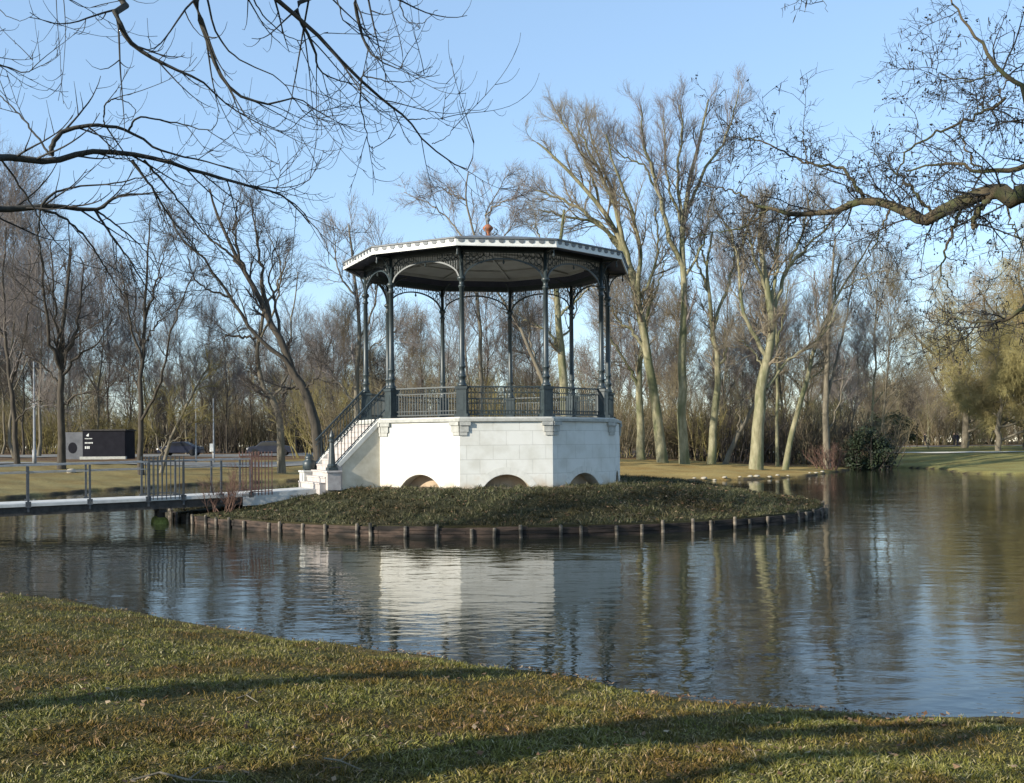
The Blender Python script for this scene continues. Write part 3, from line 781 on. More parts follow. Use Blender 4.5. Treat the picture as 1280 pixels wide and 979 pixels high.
hero('broadest pale tree of the far lawn, forking into three heavy limbs', 72,
     [([(945,580),(948,530),(952,485),(960,445),(965,405),(960,365),(953,320),(950,285),(955,250)],16.5,3),
      ([(959,455),(945,425),(932,395),(925,362),(922,325),(914,290),(895,268)],8,2),
      ([(921,320),(932,295),(940,270),(955,255)],6,2),
      ([(964,408),(974,370),(984,338),(1005,312),(1028,290),(1045,268)],8,2),
      ([(984,338),(1000,300),(1008,270),(1012,240)],5,2),
      ([(958,485),(975,462),(990,446),(1012,432),(1032,412),(1050,375)],6,1.5),
      ([(960,365),(945,330),(938,300),(930,270)],6,2),
      ([(953,460),(940,438),(925,425)],4,1.5),
      ([(963,385),(970,340),(972,300),(985,262)],7,2)], bp_, M['twig_pale'], 5, lv(.85,(12,10,9),.10,rm=.85))
hero('thin pale tree leaning strongly right beside the broad forked tree', 75,
     [([(981,578),(990,540),(1003,495),(1012,462),(1018,438),(1030,405),(1050,365),(1075,325),(1090,300)],7.5,1.5),
      ([(1018,438),(1038,395),(1045,350),(1050,320)],5,2),([(1008,475),(1022,468),(1030,455)],3,1),([(1050,365),(1075,350),(1098,340)],3,1)], bp_, M['twig_pale'], 6, lv(.7,(7,8,7),.15))
hero('very slender straight pole-like tree between the forked and the leaning tree', 80,
     [([(972,578),(971,520),(972,460),(970,400),(968,340),(972,290)],4.5,1.5),([(971,430),(980,390),(985,350)],3,1)], bp_, M['twig_pale'], 7, lv(.6,(8,7,6)))
hero('bare half-fallen trunk slanting right across the foot of the wood', 80,
     [([(905,579),(920,548),(935,522),(948,495),(960,470)],7,3),([(920,548),(925,515),(932,490)],3,1)], bmid, M['twig_pale'], 8, lv(.4,(5,5,5)))
hero('thin upright grey tree with a red shrub at its foot near the water bend', 80,
     [([(1034,574),(1032,520),(1034,460),(1036,400),(1040,345),(1044,300)],9,2),([(1033,500),(1048,440),(1060,380),(1070,320)],5,1.5),([(1034,460),(1022,400),(1018,340)],4,1.5),([(1036,540),(1050,500),(1056,450)],3,1)],
     bmid, M['twig_purple'], 9, lv(.9,(7,8,7),.18,(15,35)))
# seen through and above the bandstand
hero('pale tree behind the bandstand seen between its right-hand columns', 70,
     [([(708,580),(706,500),(702,440),(697,390),(695,340),(700,300),(705,262)],13,3),([(703,450),(690,420),(670,405),(655,400)],5,2),([(697,395),(725,372),(742,350)],5,1.5),([(700,430),(716,400),(722,370)],4,1.5),([(695,345),(680,310),(668,280)],5,1.5)],
     bp_, M['twig_pale'], 10, lv(.75,(7,8,7),.08))
hero('dark tree leaning left behind the bandstand, trunk crossing the back railing', 67,
     [([(690,582),(684,500),(668,450),(650,410),(630,378),(612,350)],7,2),([(675,470),(664,430),(660,390)],4,1.5),([(650,410),(640,375),(650,340)],3,1)], bmid, M['twig_dark'], 11, lv(.7,(7,8,7)))
hero('dark round-crowned tree standing up over the middle of the bandstand roof', 72,
     [([(603,580),(602,500),(600,420),(596,360),(598,310),(590,285),(582,250),(585,215)],6,1.5),
      ([(598,315),(575,292),(558,272),(535,255),(505,240)],3.5,1),([(598,340),(612,300),(608,265),(622,240),(638,215)],3.5,1),([(606,270),(630,252),(652,245)],3,1),
      ([(582,250),(560,240),(545,232)],3,1),([(599,330),(625,300),(645,275)],4,1.2),([(597,350),(570,330),(545,315)],4,1.2)], bmid, M['twig_purple'], 12, lv(.75,(9,9,8),.06))
# left-hand group
hero('dark wide-forked tree in front of the grey end of the kiosk', 66,
     [([(77,583),(76,530),(76,480),(76,450),(78,410),(84,360),(88,310)],10,2.5),
      ([(76,462),(64,428),(58,385),(52,330),(45,285)],7,1.5),([(76,456),(92,420),(100,375),(104,320)],7,1.5),([(76,452),(70,405),(68,350),(62,300)],5,1.5),
      ([(79,505),(100,492),(125,488),(150,475)],4,1),([(78,470),(98,445),(120,430),(140,400)],5,1.2),([(75,480),(50,455),(25,440)],4,1)], bk, M['twig_dark'], 13, lv(.85,(7,8,7),.08))
hero('upright dark tree with steep side limbs, right of the black kiosk', 64,
     [([(177,584),(176,530),(176,480),(180,430),(181,380),(184,330),(187,275)],7.5,1.5),
      ([(177,525),(194,495),(206,455),(216,410),(232,365),(246,330)],5,1.2),([(178,450),(165,415),(158,370),(150,330)],4.5,1.2),([(180,430),(196,405),(212,385)],4,1),
      ([(180,440),(168,400),(172,350)],3,1),([(177,490),(160,465),(135,440)],4,1),([(181,395),(196,350),(205,310)],4,1)], bk, M['twig_dark'], 14, lv(.7,(8,8,8),.14,(18,42)))
hero('dark tall tree at the far left edge beyond the lamp post', 70,
     [([(22,574),(17,520),(12,470),(6,410),(4,340),(8,285)],7,1.5),([(14,480),(30,430),(38,370),(36,310)],4,1.2),([(8,430),(-12,380),(-25,330)],4,1.2),([(18,530),(40,505),(60,500)],3,1)], bk, M['twig_purple'], 15, lv(1.0,(10,9,9),.14,(15,40)))
hero('large dark double-trunked tree leaning left beside the bandstand steps', 62,
     [([(402,580),(396,545),(388,508),(378,484),(366,464),(352,428),(337,400),(318,362),(302,335),(285,300),(268,262),(262,235)],14.5,2),
      ([(374,478),(352,448),(321,420),(305,402),(290,372),(268,345),(245,315),(222,285),(205,255)],8,1.5),
      ([(337,400),(330,360),(326,320),(318,280),(312,245)],7,1.5),([(318,362),(300,320),(292,280),(300,240)],6,1.2),([(290,372),(262,362),(245,350),(235,320)],4,1),
      ([(352,428),(345,380),(338,345),(345,300)],6,1.2),([(302,335),(280,310),(252,290),(232,262)],5,1.2),([(245,315),(225,300),(200,290)],3,1),([(321,420),(300,422),(286,418),(280,428)],5,1.5),
      ([(378,484),(362,486),(352,496)],6,3),([(380,488),(398,470),(402,452)],3,1)], bk, M['twig_dark'], 16, lv(.72,(8,8,8),.10))
hero('dark tree with a kinked trunk just left behind the leaning double-trunk tree', 70,
     [([(352,572),(351,540),(347,515),(338,496),(328,482),(323,455),(322,430),(330,390),(325,350)],10,3),([(340,500),(354,480),(360,450),(365,400),(372,340)],5,1.5),([(328,482),(315,470),(305,450)],3,1),([(330,390),(350,350),(362,310)],5,1.2),([(322,430),(345,380),(350,330),(335,290)],4,1.2)],
     bmid, M['twig_dark'], 17, lv(.7,(7,8,7)))
hero('slender grey tree behind the railing at the left of the bandstand', 66,
     [([(446,580),(445,520),(446,470),(449,420),(446,370),(440,320),(436,280)],8,2),([(445,505),(425,480),(412,462),(405,440)],4,1.2),([(448,430),(465,390),(475,340),(478,300)],4,1.2),([(446,375),(425,340),(418,300)],4,1.2),([(446,460),(470,430),(500,410)],3,1)], bmid, M['twig_purple'], 18, lv(.9,(9,9,8),.12,(18,42)))
hero('multi-stemmed leaning shrub-like tree right of the upright roadside tree', 66,
     [([(200,580),(215,545),(232,510),(248,480),(262,455)],5,1.5),([(200,575),(208,540),(212,500)],3,1),([(203,570),(190,530),(186,495)],3,1),([(206,565),(228,540),(250,525)],3,1)], bmid, M['twig_olive'], 19, lv(.6,(7,8,7)))

# generic bare trees of the wood (three grown shapes, copied)
def grow_generic(seed, H, spread, bark, twig, n=(7,8,7), up=.12, nl=13, rm=.9, r0=.12):
    rng = np.random.default_rng(seed); k = 14
    z = np.linspace(-.2, H*.86, k); tr = np.stack([np.cumsum(rng.normal(0,H*.006,k)), np.cumsum(rng.normal(0,H*.006,k)), z], -1); tr[0,:2] = 0
    r = np.linspace(r0, r0*.22, k); r[0] *= 1.5
    Pt = tr[None]; Rt = r[None]
    lim = sprout(Pt, Rt, rng, nl, t=(.22,.98), ang=(22,52), L=(H*spread*.9,H*spread*1.3), k=k, wob_=.22, up=.22, rr=.55, rmin=.03, lf=.55)
    Pk = np.concatenate([Pt, lim[0]]); Rk = np.concatenate([Rt, lim[1]])
    gt = Geo(); gt.tubes(Pk, Rk, 6); gc = Geo(); cur = (Pk, Rk)
    for i, d_ in enumerate(lv(H/17, n, up, (18,48), rm)):
        cur = sprout(cur[0], cur[1], rng, **d_); gc.tubes(cur[0], cur[1], 3 if i else 4)
    return gt.mesh('trunk', bark), gc.mesh('crown', twig)
gen = {
 'purple': [grow_generic(100, 17, .30, bmid, M['twig_purple'], (7,8,7), .16), grow_generic(101, 19, .26, bmid, M['twig_purple'], (7,8,7), .18)],
 'dark': [grow_generic(102, 15, .32, bk, M['twig_dark'], (7,7,6), .12), grow_generic(103, 18, .30, bk, M['twig_purple'], (7,7,6), .14)],
 'pale': [grow_generic(104, 19, .28, bp_, M['twig_pale'], (7,8,7), .14), grow_generic(105, 16, .30, bmid, M['twig_brown'], (7,8,7), .14)],
}
def plant(kind, i, x, y, s, rz, label, group=None, name='bare_tree', cat='tree'):
    mt, mc = gen[kind][i]
    r = thing(name, label, cat, (x, y, gz(x, y)), rz, group); r.scale = (s, s, s)
    link('trunk', mt, r); link('crown', mc, r); return r
rg = random.Random(5)
def row(zone, n, px0, px1, Y0, Y1, kinds, s0, s1, label, group):
    for i in range(n):
        Yy = rg.uniform(Y0, Y1); px = px0+(px1-px0)*(i+rg.uniform(.15,.85))/n; x = (px-640)/F*Yy
        kd = rg.choice(kinds); plant(kd, rg.randrange(2), x, Yy, rg.uniform(s0, s1), rg.uniform(0, 6.28), label, group)
plant('dark', 0, -23.6, 10.8, 1.05, .5, 'bare tree on the near bank well outside the left edge of the view', 'bare trees of the near bank')
plant('dark', 1, -9.6, -1.3, .9, 1.5, 'bare tree on the lawn behind the camera', None)
row('p', 4, -50, 70, 92, 105, ['purple'], 1.3, 1.5, 'very tall bare purplish tree rising above the others at the left edge', 'tall trees at the left edge')
row('l', 13, -60, 190, 112, 135, ['purple','dark'], 1.0, 1.35, 'bare purplish tree of the wood across the road at the left', 'bare trees across the road at the left')
row('m', 14, 190, 430, 112, 140, ['purple','dark'], .7, .95, 'low bare tree of the wood behind the leaning double-trunked tree', 'bare trees behind the leaning tree')
row('b', 12, 400, 700, 92, 118, ['purple','pale','dark'], .75, 1.1, 'bare tree of the wood directly behind the bandstand', 'bare trees behind the bandstand')
row('r', 20, 750, 1110, 88, 120, ['pale','purple','purple'], .75, 1.2, 'bare grey tree of the wood behind the pale trunks', 'bare trees behind the far lawn')
row('e', 10, 1070, 1215, 130, 165, ['dark','pale'], .5, .75, 'bare tree of the wood around the distant path at the right', 'bare trees by the distant path')
row('q', 9, 1165, 1400, 145, 175, ['pale','dark'], 1.2, 1.6, 'tall bare tree behind the olive willows at the right edge', 'bare trees behind the olive willow')

# weeping willow-like olive tree at the right edge
def willow(label, x, y, H, seed, n=(12,11,12), s=1.0):
    rng = np.random.default_rng(seed); k = 14; g = gz(x, y)
    z = np.linspace(-.2, H*.6, k); tr = np.stack([np.cumsum(rng.normal(0,.12,k)), np.cumsum(rng.normal(0,.12,k)), z], -1); tr[0,:2] = 0
    r = np.linspace(.42, .15, k)*s
    lim = sprout(tr[None], r[None], rng, 15, t=(.15,1), ang=(30,75), L=(H*.5,H*.66), k=k, wob_=.25, up=.22, rr=.5, rmin=.05, lf=.25)
    Pk = np.concatenate([tr[None], lim[0]]); Rk = np.concatenate([r[None], lim[1]])
    gt = Geo(); gt.tubes(Pk, Rk, 7); gc = Geo()
    a = sprout(Pk, Rk, rng, n[0], t=(.25,1), ang=(30,75), L=(H*.10,H*.24), k=7, wob_=.3, up=.02, rr=.45, rmin=.02)
    b = sprout(a[0], a[1], rng, n[1], t=(.1,1), ang=(30,80), L=(H*.06,H*.15), k=6, wob_=.3, up=-.14, rr=.5, rmin=.012)
    c = sprout(b[0], b[1], rng, n[2], t=(.1,1), ang=(20,70), L=(.5,1.5), k=4, wob_=.3, up=-.3, rr=.6, rmin=.012)
    gc.tubes(*a, 4); gc.tubes(*b, 3); gc.tubes(*c, 3)
    root = thing('willow_tree', label, 'tree', (x, y, g))
    link('trunk', gt.mesh('trunk', bmid), root); link('crown', gc.mesh('crown', M['twig_willow']), root)
willow('big olive-yellow willow filling the right edge above the path', (1285-640)/F*118, 118, 25, 31, (12,12,11), 1.5)
willow('narrower olive willow left of the big willow, behind the walkers', (1205-640)/F*132, 132, 23, 32, (11,11,10), 1.2)
willow('low drooping willow between the two taller ones at the path', (1248-640)/F*112, 112, 12.5, 33, (12,11,11), .8)
willow('tall olive-brown willow cut off by the right edge of the view', (1375-640)/F*108, 108, 24, 34, (11,11,11), 1.4)

# shrubs: many upright stems from the ground
def grow_shrub(seed, H, W_, twig, n=(34,8,7), up=.12, rsc=1.0):
    rng = np.random.default_rng(seed); k = 8; n0 = n[0]
    st_ = np.zeros((n0,k,3)); ang = rng.uniform(0,2*np.pi,n0); rad = W_*.35*np.sqrt(rng.random(n0))
    st_[:,0] = np.stack([rad*np.cos(ang), rad*np.sin(ang), np.full(n0,-.1)],-1)
    dd = norm(np.stack([np.cos(ang)*.35, np.sin(ang)*.35, np.ones(n0)],-1)+rng.normal(0,.15,(n0,3)))
    hh = rng.uniform(.6,1,n0)*H
    for s_ in range(1,k):
        dd = norm(dd+rng.normal(0,.09,dd.shape)+np.array([0,0,.03])); st_[:,s_] = st_[:,s_-1]+dd*(hh/(k-1))[:,None]
    R0 = rsc*np.linspace(.045,.015,k)[None]*rng.uniform(.7,1.3,(n0,1))
    g = Geo(); g.tubes(st_, R0, 4)
    gs = Geo(); a = sprout(st_, R0, rng, n[1], t=(.15,1), ang=(20,60), L=(H*.18,H*.38), k=5, wob_=.3, up=up, rr=.6, rmin=.013*rsc)
    b = sprout(a[0], a[1], rng, n[2], t=(.1,1), ang=(20,60), L=(H*.08,H*.2), k=4, wob_=.3, up=up, rr=.6, rmin=.009*rsc)
    gs.tubes(*a,3); gs.tubes(*b,3)
    return g.mesh('stems', twig), gs.mesh('crown', twig)
shr = {'brown':[grow_shrub(200,5.5,5,M['twig_brown']), grow_shrub(201,4.6,5,M['twig_brown'])], 'olive':[grow_shrub(202,5.2,5.5,M['twig_olive'])], 'red':[grow_shrub(203,3.2,3,M['twig_red'],(24,7,6))], 'dark':[grow_shrub(204,5,5,M['twig_dark'])]}
def shrub(kind, i, px, Yy, s, label, group=None):
    x = (px-640)/F*Yy; ms_ = shr[kind][i]
    r = thing('shrub', label, 'shrub', (x, Yy, gz(x, Yy)), rg.uniform(0,6.28), group); r.scale = (s, s, s*rg.uniform(.9,1.1))
    link('stems', ms_[0], r); link('crown', ms_[1], r)
def srow(n, px0, px1, Y0, Y1, kinds, s0, s1, label, group):
    for i in range(n):
        kd = rg.choice(kinds); shrub(kd, rg.randrange(len(shr[kd])), px0+(px1-px0)*(i+rg.uniform(.2,.8))/n, rg.uniform(Y0,Y1), rg.uniform(s0,s1), label, group)
srow(14, -40, 420, 118, 132, ['brown','olive','dark'], 1.0, 1.5, 'bushy bare shrub edging the wood across the road at the left', 'shrubs across the road')
srow(12, 380, 770, 88, 98, ['brown','olive','brown'], 1.0, 1.5, 'bushy bare shrub edging the wood behind the bandstand', 'shrubs behind the bandstand')
srow(16, 770, 1110, 85, 92, ['brown','brown','olive','dark'], .8, 1.25, 'brown thicket shrub behind the pale trunks of the far lawn', 'shrubs behind the far lawn')
srow(9, 1100, 1400, 160, 172, ['brown','olive'], 1.1, 1.6, 'bushy bare shrub behind the distant path at the right', 'shrubs behind the distant path')
shrub('red', 0, 1034, 78, .7, 'red-brown low shrub at the foot of the upright grey tree by the water bend')
shrub('brown', 1, 1062, 90, .5, 'low brown shrub leaning over the far bank where the lawn ends')
# evergreen (holly) with leaves
def leafy(label, x, y, W_, H, nleaf, mat, seed, size=(.09,.16)):
    rng = np.random.default_rng(seed); g0 = gz(x, y)
    root = thing('holly_bush', label, 'bush', (x, y, g0))
    ms_ = grow_shrub(seed, H*.95, W_, M['twig_dark'], (16,6,5)); link('stems', ms_[0], root); link('crown', ms_[1], root)
    cl = rng.normal(0,1,(60,3)); cl = norm(cl)*rng.uniform(.35,1,(60,1))**.5; cl[:,2] = np.abs(cl[:,2])*1.0
    ctr = cl*np.array([W_/2, W_/2, H*.48])+np.array([0,0,H*.45]); ctr[::3,2] *= .5
    c = ctr[rng.integers(0,60,nleaf)]+rng.normal(0,.28,(nleaf,3)); c[:,2] = np.clip(c[:,2],.05,None)
    a = norm(rng.normal(0,1,(nleaf,3))); b = norm(np.cross(a, rng.normal(0,1,(nleaf,3)))); s_ = rng.uniform(*size,(nleaf,1))
    V = np.stack([c-a*s_, c+b*s_*.5, c+a*s_, c-b*s_*.5],1).reshape(-1,3)
    link('foliage', np_mesh('foliage', V, [np.arange(nleaf*4).reshape(-1,4)], mat, False), root)
p = P(1085,540,84); leafy('dark green holly bush in the brown thicket near the water bend', p.x, 84, 4.2, 4.6, 7000, M['holly'], 41)
p = P(1150,540,150); leafy('dark evergreen bush low behind the lawn beside the distant path', (1112-640)/F*128, 128, 6, 5, 7000, M['holly'], 42)

# far wood: one mass of small trees and undergrowth nobody could count
def far_wood():
    rng = np.random.default_rng(77); gA = Geo()
    n = 330; px = rng.uniform(-120,1420,n); Yy = rng.uniform(165,215,n); x = (px-640)/F*Yy; H = rng.uniform(11,19,n)*np.where((px>1085)&(px<1180),.7,1.0)
    g = ground(x, Yy); k = 7
    zz = np.linspace(0,1,k)
    tr = np.stack([x[:,None]+rng.normal(0,.25,(n,k)), Yy[:,None]+rng.normal(0,.25,(n,k)), g[:,None]+H[:,None]*.85*zz[None]],-1)
    r = np.linspace(.16,.05,k)[None]*np.ones((n,1)); gA.tubes(tr, r, 4)
    a = sprout(tr, r, rng, 16, t=(.12,1), ang=(25,60), L=(3,6), k=5, wob_=.25, up=.15, rr=.5, rmin=.03)
    b = sprout(a[0], a[1], rng, 9, t=(.15,1), ang=(22,60), L=(1.4,3), k=4, wob_=.3, up=.1, rr=.5, rmin=.022)
    c = sprout(b[0], b[1], rng, 4, t=(.2,1), ang=(22,60), L=(.8,1.8), k=3, wob_=.3, up=.1, rr=.5, rmin=.02)
    gA.tubes(*a,3); gA.tubes(*b,3); gA.tubes(*c,3)
    # undergrowth
    n = 4200; px = rng.uniform(-120,1420,n); Yy = rng.uniform(150,190,n); x = (px-640)/F*Yy; x = x+0; g = ground(x,Yy)
    keep = ~((px>1090)&(Yy<166)); x, Yy, g = x[keep], Yy[keep], g[keep]; n = len(x)
    st_ = np.stack([x[:,None]+np.cumsum(rng.normal(0,.25,(n,5)),1), Yy[:,None]+rng.normal(0,.2,(n,5)), g[:,None]+rng.uniform(2.5,6,(n,1))*np.linspace(0,1,5)[None]],-1)
    r = np.linspace(.04,.02,5)[None]*np.ones((n,1)); gA.tubes(st_, r, 3)
    a = sprout(st_, r, rng, 16, t=(.05,1), ang=(20,65), L=(1,2.4), k=4, wob_=.3, up=.1, rr=.6, rmin=.02); gA.tubes(*a,3)
    o = link('far_wood', gA.mesh('far_wood', M['twig_brown'])); stuff(o, 'distant brown winter wood closing the view behind the pond on all sides', 'wood')
far_wood()

# ------------------------------------------------------------------ near overhanging trees (trunks stand outside the view)
def near_tree(label, name, base, trunk_pts, r0, limbs, levels, seed, bark, twig, extra=None, pw=1.9, jit=.004, full=2.2):
    """limbs: (world points, radius start, radius end)"""
    rng = np.random.default_rng(seed); k = 26
    Ps = [resample(trunk_pts, k, rng, .03)]; Rs = [np.linspace(r0[0], r0[1], k)]; Rs[0][0] *= 1.4
    dens_ = []
    for lb in limbs:
        pts, a, b = lb[:3]; Ps.append(resample(pts, k, rng, jit)); Rs.append(b+(a-b)*(1-np.linspace(0,1,k))**pw)
        L_ = float(np.linalg.norm(np.diff(np.array(pts),axis=0),axis=1).sum()); dens_.append(min(1, L_/full)*(lb[3] if len(lb) > 3 else 1))
    gt = Geo(); gt.tubes(np.stack(Ps), np.stack(Rs), 10)
    gc = Geo(); cur = (np.stack(Ps[1:]), np.stack(Rs[1:])); first = True
    allt = []
    for lvv in levels:
        nx_ = sprout(cur[0], cur[1], rng, **lvv)
        if first:
            kp_ = rng.random(len(nx_[0])) < np.repeat(np.array(dens_), lvv['n']); nx_ = (nx_[0][kp_], nx_[1][kp_])
        gc.tubes(nx_[0], nx_[1], 5 if first else 4); first = False; cur = nx_; allt.append(nx_)
    root = thing(name, label, 'tree', base)
    link('trunk', gt.mesh('trunk', bark, base), root); link('crown', gc.mesh('crown', twig, base), root)
    if extra: extra(root, allt, rng, base)
    return root
def PP(l): return [tuple(P(*q)) for q in l]
# slim tree on the bank left of the camera: the two long level boughs at the left
ltb = (-8.4, 3.5, gz(-8.4,3.5))
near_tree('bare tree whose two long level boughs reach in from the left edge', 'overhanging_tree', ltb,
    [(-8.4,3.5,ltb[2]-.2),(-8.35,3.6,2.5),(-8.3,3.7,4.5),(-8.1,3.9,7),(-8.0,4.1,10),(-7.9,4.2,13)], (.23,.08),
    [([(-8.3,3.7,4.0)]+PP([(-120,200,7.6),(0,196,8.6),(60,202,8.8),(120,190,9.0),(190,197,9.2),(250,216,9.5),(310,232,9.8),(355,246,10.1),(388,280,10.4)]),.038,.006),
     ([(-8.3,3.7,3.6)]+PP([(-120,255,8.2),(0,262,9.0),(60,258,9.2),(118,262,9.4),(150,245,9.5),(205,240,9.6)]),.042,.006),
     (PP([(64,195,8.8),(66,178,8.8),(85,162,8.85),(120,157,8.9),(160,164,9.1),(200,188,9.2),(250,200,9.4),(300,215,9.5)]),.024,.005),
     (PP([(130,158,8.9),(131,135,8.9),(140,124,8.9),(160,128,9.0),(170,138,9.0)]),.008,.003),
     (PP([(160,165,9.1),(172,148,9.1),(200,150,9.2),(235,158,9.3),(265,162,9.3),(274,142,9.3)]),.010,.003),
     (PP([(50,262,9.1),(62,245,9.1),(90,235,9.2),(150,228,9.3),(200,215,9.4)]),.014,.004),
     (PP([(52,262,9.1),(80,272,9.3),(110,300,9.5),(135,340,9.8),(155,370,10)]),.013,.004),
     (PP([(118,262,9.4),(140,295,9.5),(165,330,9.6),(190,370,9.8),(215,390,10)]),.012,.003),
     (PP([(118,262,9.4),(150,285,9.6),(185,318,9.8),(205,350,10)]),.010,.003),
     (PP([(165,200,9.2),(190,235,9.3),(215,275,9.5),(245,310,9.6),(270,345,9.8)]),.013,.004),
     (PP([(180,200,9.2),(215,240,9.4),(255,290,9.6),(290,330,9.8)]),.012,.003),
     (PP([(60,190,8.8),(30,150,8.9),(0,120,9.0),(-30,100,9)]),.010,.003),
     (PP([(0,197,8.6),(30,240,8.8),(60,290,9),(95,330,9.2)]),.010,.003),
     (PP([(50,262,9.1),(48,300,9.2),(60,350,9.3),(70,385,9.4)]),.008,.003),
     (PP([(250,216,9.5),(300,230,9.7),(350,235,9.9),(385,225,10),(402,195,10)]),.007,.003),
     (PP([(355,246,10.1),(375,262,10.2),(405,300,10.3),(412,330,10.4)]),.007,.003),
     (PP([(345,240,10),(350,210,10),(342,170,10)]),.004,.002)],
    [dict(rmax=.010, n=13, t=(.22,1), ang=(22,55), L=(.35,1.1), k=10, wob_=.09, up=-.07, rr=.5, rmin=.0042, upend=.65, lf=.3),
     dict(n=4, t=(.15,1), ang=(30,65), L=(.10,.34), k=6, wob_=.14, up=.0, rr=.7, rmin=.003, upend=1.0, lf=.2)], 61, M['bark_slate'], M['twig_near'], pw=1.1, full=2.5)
# big forked tree behind the left shoulder: the boughs hanging from the top
rtb = (-6.75, 1.72, gz(-6.75,1.72))
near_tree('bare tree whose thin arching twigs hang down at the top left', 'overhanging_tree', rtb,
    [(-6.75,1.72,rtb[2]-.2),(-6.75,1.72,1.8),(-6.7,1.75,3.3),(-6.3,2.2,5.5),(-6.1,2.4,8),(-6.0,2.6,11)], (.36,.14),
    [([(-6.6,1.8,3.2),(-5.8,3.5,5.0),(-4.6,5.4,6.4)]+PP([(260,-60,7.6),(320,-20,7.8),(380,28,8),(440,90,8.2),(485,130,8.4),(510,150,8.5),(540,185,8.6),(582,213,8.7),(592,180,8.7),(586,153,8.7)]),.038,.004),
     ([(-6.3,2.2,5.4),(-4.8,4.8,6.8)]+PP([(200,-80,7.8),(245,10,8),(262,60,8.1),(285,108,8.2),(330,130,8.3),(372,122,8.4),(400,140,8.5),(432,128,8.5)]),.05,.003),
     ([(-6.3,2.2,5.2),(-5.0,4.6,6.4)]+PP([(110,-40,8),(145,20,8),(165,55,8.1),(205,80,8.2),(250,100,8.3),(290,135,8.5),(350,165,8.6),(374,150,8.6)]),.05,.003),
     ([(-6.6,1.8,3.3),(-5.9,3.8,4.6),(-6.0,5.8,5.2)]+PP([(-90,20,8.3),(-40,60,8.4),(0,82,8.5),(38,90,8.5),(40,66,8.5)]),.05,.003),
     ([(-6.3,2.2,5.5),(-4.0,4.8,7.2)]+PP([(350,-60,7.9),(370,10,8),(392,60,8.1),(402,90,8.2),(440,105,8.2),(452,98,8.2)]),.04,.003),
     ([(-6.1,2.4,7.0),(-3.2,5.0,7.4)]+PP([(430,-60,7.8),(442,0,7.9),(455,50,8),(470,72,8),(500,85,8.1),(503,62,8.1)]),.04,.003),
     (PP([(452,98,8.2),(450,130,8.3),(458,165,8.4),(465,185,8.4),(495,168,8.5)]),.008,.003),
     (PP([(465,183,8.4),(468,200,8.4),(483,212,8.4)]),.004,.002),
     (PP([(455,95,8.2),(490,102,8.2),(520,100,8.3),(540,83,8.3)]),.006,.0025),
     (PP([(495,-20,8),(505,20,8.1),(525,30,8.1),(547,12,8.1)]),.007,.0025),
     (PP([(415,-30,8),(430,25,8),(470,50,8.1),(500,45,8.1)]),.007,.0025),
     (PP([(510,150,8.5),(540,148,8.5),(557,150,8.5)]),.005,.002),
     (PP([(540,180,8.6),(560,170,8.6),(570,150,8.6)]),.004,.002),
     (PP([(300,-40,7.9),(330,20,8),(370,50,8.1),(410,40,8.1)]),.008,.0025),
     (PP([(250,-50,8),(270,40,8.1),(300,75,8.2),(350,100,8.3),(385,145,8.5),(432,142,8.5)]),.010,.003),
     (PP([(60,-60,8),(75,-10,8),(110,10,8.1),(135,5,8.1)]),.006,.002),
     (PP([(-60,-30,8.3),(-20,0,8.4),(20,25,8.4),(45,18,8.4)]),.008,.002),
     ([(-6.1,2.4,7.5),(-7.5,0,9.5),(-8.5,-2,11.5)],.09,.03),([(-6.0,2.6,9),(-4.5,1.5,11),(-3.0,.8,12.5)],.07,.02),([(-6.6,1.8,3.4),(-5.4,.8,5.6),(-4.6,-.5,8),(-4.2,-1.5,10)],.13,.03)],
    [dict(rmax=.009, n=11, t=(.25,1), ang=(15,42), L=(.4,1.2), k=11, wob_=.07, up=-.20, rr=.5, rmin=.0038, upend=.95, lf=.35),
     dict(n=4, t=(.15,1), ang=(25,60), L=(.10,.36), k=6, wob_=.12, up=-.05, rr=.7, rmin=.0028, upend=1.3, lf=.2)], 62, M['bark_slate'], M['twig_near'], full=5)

# alder at the right with cones and catkins
def cones(root, allt, rng, base):
    g = Geo(); 
    Pt = np.concatenate([t[0][:,-1] for t in allt[1:]] + [t[0][:,3] for t in allt[1:2]])
    Pe = allt[1][0][:,-1]; pick = Pe[rng.random(len(Pe)) < .40]; pick = np.repeat(pick, 3, 0)+rng.normal(0,.012,(len(pick)*3,3))
    n = len(pick); 
    # small woody cones: short fat spindles
    k = 4; L = rng.uniform(.014,.026,n); dd = norm(rng.normal(0,1,(n,3))+np.array([0,0,-.5]))
    Pk = pick[:,None]+dd[:,None]*(L[:,None,None]*np.linspace(0,1,k)[None,:,None])
    Rk = np.array([.35,1,.9,.25])[None]*rng.uniform(.006,.010,(n,1)); g.tubes(Pk, Rk, 5)
    pick = Pt[rng.random(len(Pt)) < .10]; n = len(pick); k = 5; L = rng.uniform(.04,.08,n)
    dd = norm(np.array([0,0,-1])+rng.normal(0,.2,(n,3)))
    Pk = pick[:,None]+dd[:,None]*(L[:,None,None]*np.linspace(0,1,k)[None,:,None])
    Rk = np.array([.5,1,1,.9,.3])[None]*rng.uniform(.0035,.005,(n,1)); g.tubes(Pk, Rk, 5)
    o = link('cones', g.mesh('cones', M['twig_near'], base), root); o['kind'] = 'stuff'
atb = (9.2, 6.3, gz(9.2,6.3))
